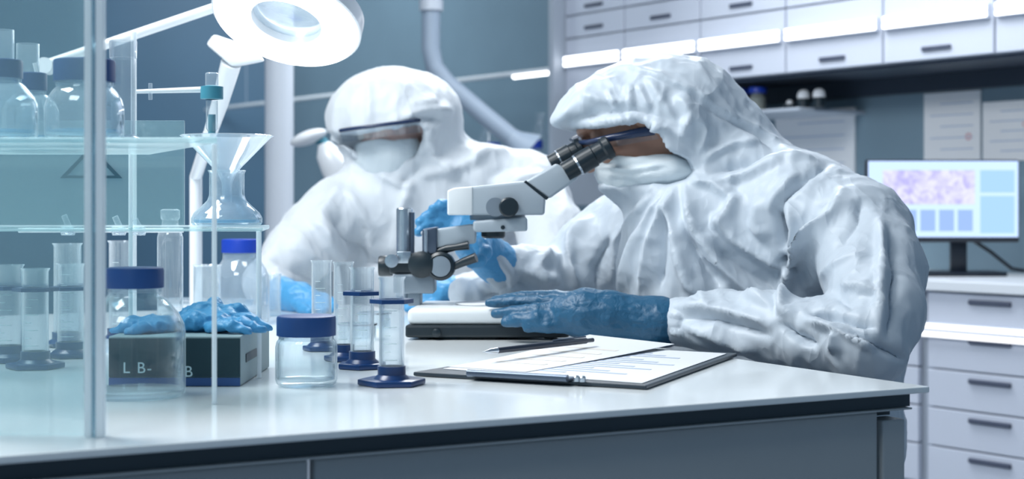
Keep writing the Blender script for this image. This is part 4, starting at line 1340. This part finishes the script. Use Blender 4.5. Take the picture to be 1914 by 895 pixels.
# opening for the face
opening = [(1000, 236), (1050, 243), (1075, 243), (1130, 234), (1185, 227), (1215, 236), (1230, 252), (1243, 280), (1276, 302), (1284, 322), (1272, 335), (1235, 348), (1160, 350), (1105, 342), (1000, 330)]
S.cut_poly([(W(x, y, DP).x, W(x, y, DP).z) for x, y in opening], 2.38, 2.80, .008)
V, Q = S.surface()
folds1 = [
    ([(1060, 239), (1130, 230), (1185, 223), (1222, 231), (1243, 249), (1259, 277), (1284, 302), (1289, 322), (1276, 334)], .007, 7),
    ([(1060, 226), (1128, 214), (1190, 208), (1230, 222), (1262, 250), (1290, 285)], -.004, 6),
    ([(1120, 130), (1170, 126), (1222, 142), (1302, 173), (1357, 213), (1413, 241), (1476, 281), (1545, 310)], .0045, 6),
    ([(1270, 166), (1345, 216), (1400, 246), (1462, 288)], -.005, 6),
    ([(1262, 178), (1290, 215), (1276, 256)], .008, 10),
    ([(1300, 215), (1318, 245), (1306, 290)], .006, 11),
    ([(1176, 160), (1180, 205)], .004, 5), ([(1190, 160), (1215, 206)], .004, 5), ([(1134, 165), (1152, 205)], .0035, 5), ([(1205, 145), (1240, 195), (1262, 225)], .004, 7),
    ([(1080, 175), (1130, 190), (1190, 192)], .003, 9),
    ([(1206, 226), (1246, 238), (1275, 258), (1296, 260)], .006, 6),
    ([(1310, 300), (1370, 272), (1420, 268)], .006, 9), ([(1326, 326), (1389, 308), (1445, 288), (1500, 284)], -.008, 7),
    ([(1330, 345), (1400, 330), (1470, 300), (1530, 300)], .008, 10),
    ([(1288, 340), (1330, 345), (1372, 372)], .008, 10),
    ([(1455, 412), (1466, 376), (1514, 330), (1560, 306)], -.007, 7), ([(1440, 400), (1450, 370), (1495, 322)], .006, 9),
    ([(1578, 350), (1562, 400), (1528, 440), (1490, 475)], .010, 12),
    ([(1610, 370), (1600, 420), (1560, 470)], -.005, 12),
    ([(1262, 345), (1254, 400), (1268, 471), (1288, 531), (1330, 575)], .014, 11),
    ([(1278, 336), (1290, 390), (1302, 440), (1349, 503), (1400, 551), (1450, 575)], .014, 12),
    ([(1285, 430), (1310, 490), (1350, 540)], -.010, 13),
    ([(1258, 350), (1240, 400), (1216, 460), (1196, 559)], .010, 9), ([(1246, 350), (1215, 412), (1185, 470), (1160, 545)], .009, 9),
    ([(1236, 352), (1190, 400), (1150, 450), (1145, 540)], .008, 10), ([(1248, 390), (1238, 450), (1232, 550)], -.009, 10),
    ([(1330, 400), (1377, 452), (1437, 483), (1480, 505)], .010, 12), ([(1326, 458), (1400, 515), (1460, 548)], -.010, 14),
    ([(1380, 360), (1360, 400), (1330, 430)], .008, 12), ([(1420, 370), (1412, 420), (1430, 450)], .006, 12),
    ([(1450, 385), (1461, 444), (1469, 468)], -.020, 8), ([(1472, 380), (1485, 430), (1475, 470)], .010, 11),
    ([(1455, 480), (1490, 508)], -.014, 7),
    ([(1556, 402), (1512, 452), (1478, 490), (1458, 539), (1464, 583), (1492, 590)], .014, 9),
    ([(1643, 400), (1646, 480), (1643, 551), (1635, 626)], .009, 9), ([(1662, 420), (1668, 520), (1660, 640)], -.009, 9),
    ([(1568, 535), (1610, 540), (1643, 555)], .008, 8), ([(1500, 540), (1560, 500), (1630, 470)], .007, 14), ([(1490, 560), (1560, 545), (1600, 580)], -.006, 12),
    ([(1505, 585), (1576, 597), (1640, 616)], -.012, 6), ([(1560, 610), (1619, 638), (1695, 676)], -.013, 6), ([(1500, 600), (1570, 618), (1640, 655)], .010, 8),
    ([(1460, 600), (1480, 625), (1530, 650)], -.012, 9), ([(1560, 620), (1555, 660)], .008, 10),
    ([(1254, 575), (1318, 577), (1400, 595), (1450, 610)], .008, 9), ([(1270, 598), (1340, 598), (1450, 632)], -.008, 8), ([(1275, 604), (1330, 628), (1420, 660)], .007, 9),
    ([(1252, 588), (1275, 594)], .005, 4), ([(1252, 604), (1275, 606)], .005, 4), ([(1256, 618), (1280, 622)], .005, 4),
    ([(1110, 400), (1070, 440), (1060, 500), (1090, 545)], .010, 11), ([(1030, 460), (1000, 500), (1020, 545)], .009, 10),
    ([(1140, 440), (1110, 500), (1115, 550)], -.009, 11), ([(960, 500), (1000, 520), (1050, 525)], .008, 9), ([(890, 530), (950, 545), (1010, 545)], .008, 8),
    ([(920, 470), (950, 510), (960, 550)], .008, 7), ([(900, 560), (960, 530), (1000, 540)], -.006, 8),
]
folds1 = [(q, a * 1.9, w * .82) for q, a, w in folds1]
V = fold(V, normals(V, Q), folds1, DP)
V = crumple(V, normals(V, Q), 13, .0045, (1.0, 1.0, .55), 4)
V = crumple(V, normals(V, Q), 30, .0026, (1, 1, .6), 8, 3)
V[:, 2] = np.maximum(V[:, 2], .001)
V = relax(V, Q, .3)
skin_mesh('coverall', V, Q, M['coverall'], p1)
# body inside
S = Soft((-.12, 2.08, .50), (.64, 2.92, 1.28), .004)
head(S, C1, f1, s1, u1)
S.chain([tuple(C1 - f1 * .03 - u1 * .06), tuple(W(1370, 370, DP))], [.055, .058], .02)
S.ell(W(1380, 500, DP), (.11, .12, .15), None, .04); S.ell(W(1470, 640, DP), (.11, .12, .17), None, .05)
limb(S, [(1400, 400, DP, .06), (1598, 440, 2.37, .038), (1628, 630, 2.15, .028), (1450, 612, 2.24, .026), (1290, 602, 2.32, .026)], .02)
limb(S, [(1380, 400, DP, .06), (1250, 425, 2.75, .036), (1060, 538, 2.80, .030), (950, 502, 2.71, .024)], .02)
for L in (((1290, 602, 2.32, .026), (1180, 596, 2.345, .022), (1090, 586, 2.35, .024)), ((950, 502, 2.71, .026), (905, 470, 2.66, .022), (875, 442, 2.64, .022))):
    limb(S, list(L), .02)
V, Q = S.surface()
skin_mesh('body', V, Q, M['skin'], p1)
# face mask
S = Soft((W(1060, 0, DP).x, DP - .13, W(0, 400, DP).z), (W(1345, 0, DP).x, DP + .13, W(0, 250, DP).z), .0028)
S.ell(C1 + f1 * .040 - u1 * .062, (.062, .073, .060), (f1, s1, u1), .01)
S.ell(W(1232, 322, DP), (.088, .096, .036), None, .02)
S.cut_poly([(W(x, y, DP).x, W(x, y, DP).z) for x, y in [(1040, 240), (1360, 240), (1360, 284), (1236, 290), (1180, 296), (1118, 291), (1040, 300)]], DP - .2, DP + .2, .004)
V, Q = S.surface()
V = fold(V, normals(V, Q), [([(1120, 304), (1170, 310), (1230, 300)], -.004, 4), ([(1116, 318), (1180, 328), (1260, 312)], -.003, 4), ([(1140, 335), (1200, 345)], -.004, 4), ([(1118, 310), (1180, 318), (1250, 306)], .003, 4)], DP)
V = crumple(V, normals(V, Q), 40, .0014, (1, 1, 2), 12)
skin_mesh('face_mask', V, Q, M['mask'], p1)['label'] = 'pleated pale face mask'
strip([W(1222, 243, 2.492), W(1180, 250, 2.488), W(1128, 260, 2.492), W(1098, 266, 2.515), W(1076, 266, 2.555), W(1068, 262, 2.60), W(1078, 256, 2.635)], -u1 * .017 , .0015, None, 'safety_glasses', p1, [.0085, .0075, .0055, .0045, .004, .004, .004])
hand('glove', [(1249, 604, 2.336, .033), (1236, 602, 2.337, .0375), (1222, 601, 2.338, .0345), (1190, 597, 2.342, .0345)],
     [(1190, 597, 2.342, .0345), (1140, 591, 2.347, .037), (1092, 586, 2.352, .037), (1060, 585, 2.355, .030)],
     [[(1075, 570, 2.365, .016), (1010, 565, 2.385, .0115), (958, 564, 2.40, .0098), (914, 566, 2.41, .0070)],
      [(1070, 582, 2.352, .016), (1002, 580, 2.358, .0112), (958, 583, 2.372, .0098), (926, 586, 2.382, .0075)],
      [(1070, 596, 2.345, .015), (1004, 595, 2.345, .0108), (966, 599, 2.358, .0095), (946, 602, 2.367, .0078)],
      [(1078, 608, 2.342, .014), (1025, 609, 2.338, .0098), (985, 611, 2.346, .0078)],
      [(1110, 572, 2.395, .018), (1040, 557, 2.425, .0125), (980, 557, 2.432, .0105), (928, 561, 2.436, .0080)]],
     M['glove'], p1, seed=21)
hand('glove', [(942, 498, 2.695, .033), (928, 490, 2.685, .0365), (914, 480, 2.672, .033)],
     [(914, 480, 2.672, .033), (894, 460, 2.655, .036), (868, 432, 2.64, .034)],
     [[(868, 412, 2.635, .016), (846, 386, 2.63, .0115), (824, 384, 2.62, .010), (808, 392, 2.612, .008)],
      [(862, 420, 2.635, .016), (826, 401, 2.625, .011), (800, 404, 2.615, .0098), (784, 414, 2.608, .008)],
      [(858, 432, 2.635, .015), (820, 417, 2.62, .011), (796, 422, 2.61, .0095), (782, 434, 2.605, .0078)],
      [(860, 444, 2.635, .014), (828, 436, 2.62, .0098), (808, 446, 2.61, .008)],
      [(900, 452, 2.62, .017), (905, 472, 2.59, .0125), (896, 488, 2.575, .0105), (880, 492, 2.57, .0085)]],
     M['glove_light'], p1, seed=33)

# ---- the one in the middle
D2 = 3.40
p2 = thing('person', 'person in white hooded coverall and safety glasses seated behind the microscope', 'person', (-.19, 3.47, 0))
f2, s2, u2 = axes((-.42, -.84, -.30))
C2 = W(738, 236, D2 + .02)
S = Soft((-.66, 2.92, .0), (.22, 3.72, 1.36), .0058)
S.ell(W(733, 222, D2), (.148, .128, .114), None, .03)
limb(S, [(790, 225, D2 + .02, .080), (800, 305, D2 + .04, .090)], .04)
limb(S, [(690, 262, D2 + .03, .060), (720, 330, D2 + .04, .085)], .03)
limb(S, [(790, 335, D2 + .04, .098), (880, 345, D2 + .04, .085), (985, 350, D2 + .02, .078)], .04)
limb(S, [(780, 350, D2 + .04, .10), (720, 368, D2 + .02, .085), (636, 402, D2, .078)], .04)
S.ell(W(800, 470, D2 + .07), (.20, .135, .22), None, .06)
S.ell(W(800, 640, D2 + .08), (.19, .15, .22), None, .06)
limb(S, [(988, 354, D2 + .02, .078), (1035, 440, D2 - .08, .070), (1030, 520, D2 - .18, .060)], .03)
limb(S, [(1020, 535, 3.22, .056), (930, 546, 3.15, .046), (846, 548, 3.08, .034)], .025)
limb(S, [(636, 404, D2, .080), (590, 440, 3.34, .072), (548, 484, 3.28, .062), (500, 528, 3.20, .047)], .03)
limb(S, [(500, 530, 3.20, .046), (520, 548, 3.14, .034)], .02)
S.ell((-.19, 3.47, .58), (.19, .19, .13), None, .06)
for xx in (-.30, -.08):
    S.chain([(xx, 3.45, .565), (xx, 3.14, .555), (xx, 3.12, .50), (xx, 3.16, .13)], [.09, .075, .07, .052], .03)
    S.chain([(xx, 3.17, .06), (xx, 3.03, .042)], [.056, .040], .02)
S.cut_poly([(W(x, y, D2 - .1).x, W(x, y, D2 - .1).z) for x, y in [(600, 246), (636, 249), (700, 240), (782, 228), (792, 240), (790, 262), (774, 290), (735, 308), (700, 312), (676, 300), (640, 270), (604, 262)]], 2.95, 3.42, .01)
V, Q = S.surface()
folds2 = [
    ([(612, 244), (650, 246), (720, 234), (782, 224), (800, 240), (798, 268), (780, 296)], .007, 8),
    ([(690, 150), (686, 230)], .004, 7), ([(748, 222), (790, 208), (850, 205)], .010, 9), ([(760, 195), (820, 190)], .006, 9), ([(745, 236), (790, 222), (830, 226)], -.008, 6),
    ([(604, 238), (640, 275), (690, 312)], .008, 7), ([(618, 262), (660, 300), (700, 318)], -.012, 6),
    ([(800, 262), (812, 300), (850, 330)], .009, 10), ([(790, 300), (770, 330), (740, 345)], -.010, 9), ([(775, 320), (745, 400), (735, 500)], .009, 11),
    ([(700, 325), (745, 345), (780, 350)], .008, 9), ([(760, 330), (850, 320), (920, 285)], .008, 12), ([(880, 310), (905, 290), (960, 285)], .010, 12), ([(910, 340), (950, 310), (1000, 305)], -.008, 12),
    ([(930, 370), (980, 335), (1030, 330)], .010, 12),
    ([(640, 340), (600, 400), (610, 470)], .008, 14), ([(615, 400), (650, 450), (690, 490)], -.012, 12), ([(580, 400), (620, 470), (680, 510)], .010, 12), ([(640, 350), (690, 420), (700, 490)], .008, 14),
    ([(540, 440), (580, 480), (640, 510)], .008, 12), ([(500, 480), (550, 510), (600, 530)], -.007, 10),
    ([(840, 370), (820, 430), (830, 500)], .008, 14), ([(660, 500), (720, 490), (760, 470)], -.010, 10),
]
folds2 = [(q, a * 1.7, w * .85) for q, a, w in folds2]
V = fold(V, normals(V, Q), folds2, D2)
V = crumple(V, normals(V, Q), 11, .005, (1.0, 1.0, .6), 15)
V = crumple(V, normals(V, Q), 28, .0026, (1, 1, .6), 18, 3)
V[:, 2] = np.maximum(V[:, 2], .001)
V = relax(V, Q, .3)
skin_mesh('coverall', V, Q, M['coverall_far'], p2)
S = Soft((-.62, 2.94, .46), (.18, 3.62, 1.34), .0042)
head(S, C2, f2, s2, u2)
S.chain([tuple(C2 - f2 * .03 - u2 * .06), tuple(W(790, 360, D2 + .06))], [.052, .056], .02)
S.ell(W(800, 450, D2 + .08), (.14, .08, .16), None, .04); S.ell(W(800, 620, D2 + .09), (.12, .09, .18), None, .05)
limb(S, [(800, 370, D2 + .05, .06), (980, 356, D2 + .02, .046), (1032, 515, 3.23, .036), (930, 546, 3.15, .030), (850, 549, 3.085, .024), (815, 553, 3.06, .022)], .02)
limb(S, [(780, 375, D2 + .05, .06), (640, 408, D2, .046), (505, 524, 3.21, .032), (520, 548, 3.14, .024), (545, 558, 3.1, .018)], .02)
V, Q = S.surface()
skin_mesh('body', V, Q, M['skin_light'], p2)
S = Soft(tuple(C2 + Vector((-.17, -.2, -.17))), tuple(C2 + Vector((.12, .1, .06))), .0032)
S.ell(C2 + f2 * .050 - u2 * .054, (.076, .078, .066), (f2, s2, u2), .01)
S.cut_poly([(W(x, y, D2 - .07).x, W(x, y, D2 - .07).z) for x, y in [(560, 180), (860, 180), (860, 250), (790, 254), (735, 262), (700, 259), (660, 266), (560, 266)]], 3.0, 3.7, .006)
V, Q = S.surface()
V = crumple(V, normals(V, Q), 40, .0015, (1, 1, 2), 22)
skin_mesh('face_mask', V, Q, M['mask'], p2)['label'] = 'white face mask below the glasses'
strip([W(636, 244, 3.300), W(655, 241, 3.27), W(690, 236.5, 3.252), W(740, 230, 3.252), W(770, 226.5, 3.268), W(784, 225, 3.29)], -u2 * .026, .0015, None, 'safety_glasses', p2, .0042)
hand('glove', [(516, 546, 3.145, .033), (526, 551, 3.13, .036), (536, 554, 3.12, .032)],
     [(536, 554, 3.12, .030), (560, 558, 3.09, .032), (580, 562, 3.07, .024)],
     [[(580, 552, 3.09, .014), (604, 556, 3.08, .0105), (622, 565, 3.07, .0085)],
      [(580, 560, 3.07, .014), (606, 565, 3.05, .0105), (624, 573, 3.04, .0085)],
      [(578, 567, 3.06, .013), (602, 572, 3.04, .010), (618, 578, 3.03, .008)],
      [(572, 572, 3.05, .012), (592, 577, 3.03, .009), (605, 580, 3.02, .0078)],
      [(556, 568, 3.06, .014), (566, 578, 3.03, .011), (578, 582, 3.01, .009)]], M['glove_light'], p2, h=.003, seed=41)
hand('glove', [(852, 549, 3.085, .033), (842, 549, 3.08, .035), (832, 551, 3.07, .030)],
     [(832, 551, 3.07, .030), (812, 556, 3.05, .030), (796, 560, 3.04, .024)],
     [[(796, 552, 3.05, .013), (776, 556, 3.05, .010), (762, 565, 3.05, .0085)], [(794, 558, 3.04, .013), (772, 564, 3.03, .010), (758, 572, 3.03, .0085)],
      [(794, 564, 3.03, .013), (774, 570, 3.02, .010), (762, 576, 3.02, .008)], [(798, 570, 3.02, .012), (784, 575, 3.01, .009), (774, 579, 3.0, .0078)],
      [(815, 566, 3.03, .014), (806, 576, 3.00, .011), (796, 580, 2.99, .009)]], M['glove_light'], p2, h=.003, seed=43)

# stools that carry them
for (x, y, z, lab) in ((.48, 2.58, .467, 'low round stool under the person bending over the microscope'), (-.19, 3.47, .447, 'low round stool under the person seated behind the microscope')):
    t = thing('lab_stool', lab, 'stool', (x, y, 0))
    MB().lathe((x, y, z - .06), [(0, 0), (.16, 0), (.17, .01), (.17, .05), (.15, .06), (0, .06)], 40).build('seat', M['bench_dark'], t)
    MB().tube([(x, y, .05), (x, y, z - .061)], .025, 20).build('column', M['steel'], t)
    MB().lathe((x, y, 0), [(0, 0), (.22, 0), (.22, .015), (.05, .05), (0, .05)], 40).build('foot', M['bench_dark'], t)

# ------------------------------------------------------------------ light
def area(name, loc, target, size, power, col, sy=None):
    l = bpy.data.lights.new(name, 'AREA')
    l.energy = power; l.color = col; l.shape = 'RECTANGLE'; l.size = size; l.size_y = sy or size
    o = bpy.data.objects.new(name, l); COL.objects.link(o)
    o.location = loc
    o.rotation_euler = (Vector(target) - Vector(loc)).to_track_quat('-Z', 'Y').to_euler()
    return o


area('ceiling_panel_key', (-1.25, 2.0, 2.8), (-.1, 2.6, .9), 1.0, 58, (.95, .98, 1))
area('ceiling_panel_rim', (.15, 4.6, 2.9), (.2, 2.5, .9), 1.3, 66, (.93, .97, 1))
area('ceiling_panel_front', (-1.1, .3, 2.9), (-.6, 1.8, .8), 1.0, 25, (.93, .98, 1))  # unseen fill lamp added to brighten the screen edge and front worktop
area('ceiling_panel_aisle', (.9, 3.9, 2.95), (1.7, 5.4, 1.2), 1.2, 34, (.93, .96, 1))
area('ceiling_panel_rear', (-1.8, 7.0, 2.95), (-1.2, 8.6, 1.0), 1.6, 60, (.85, .95, 1))
w = bpy.data.worlds.new('room_light')
SC.world = w
w.use_nodes = True
bg = w.node_tree.nodes['Background']
bg.inputs['Color'].default_value = (.42, .68, .98, 1)
bg.inputs['Strength'].default_value = .25

SC.view_settings.view_transform = 'Standard'
SC.view_settings.look = 'None'
SC.view_settings.gamma = 1
SC.view_settings.use_curve_mapping = False
SC.view_settings.exposure = .25
SC.cycles.transparent_max_bounces = 48
SC.cycles.max_bounces = 8
SC.cycles.use_denoising = True
SC.cycles.sample_clamp_indirect = 4
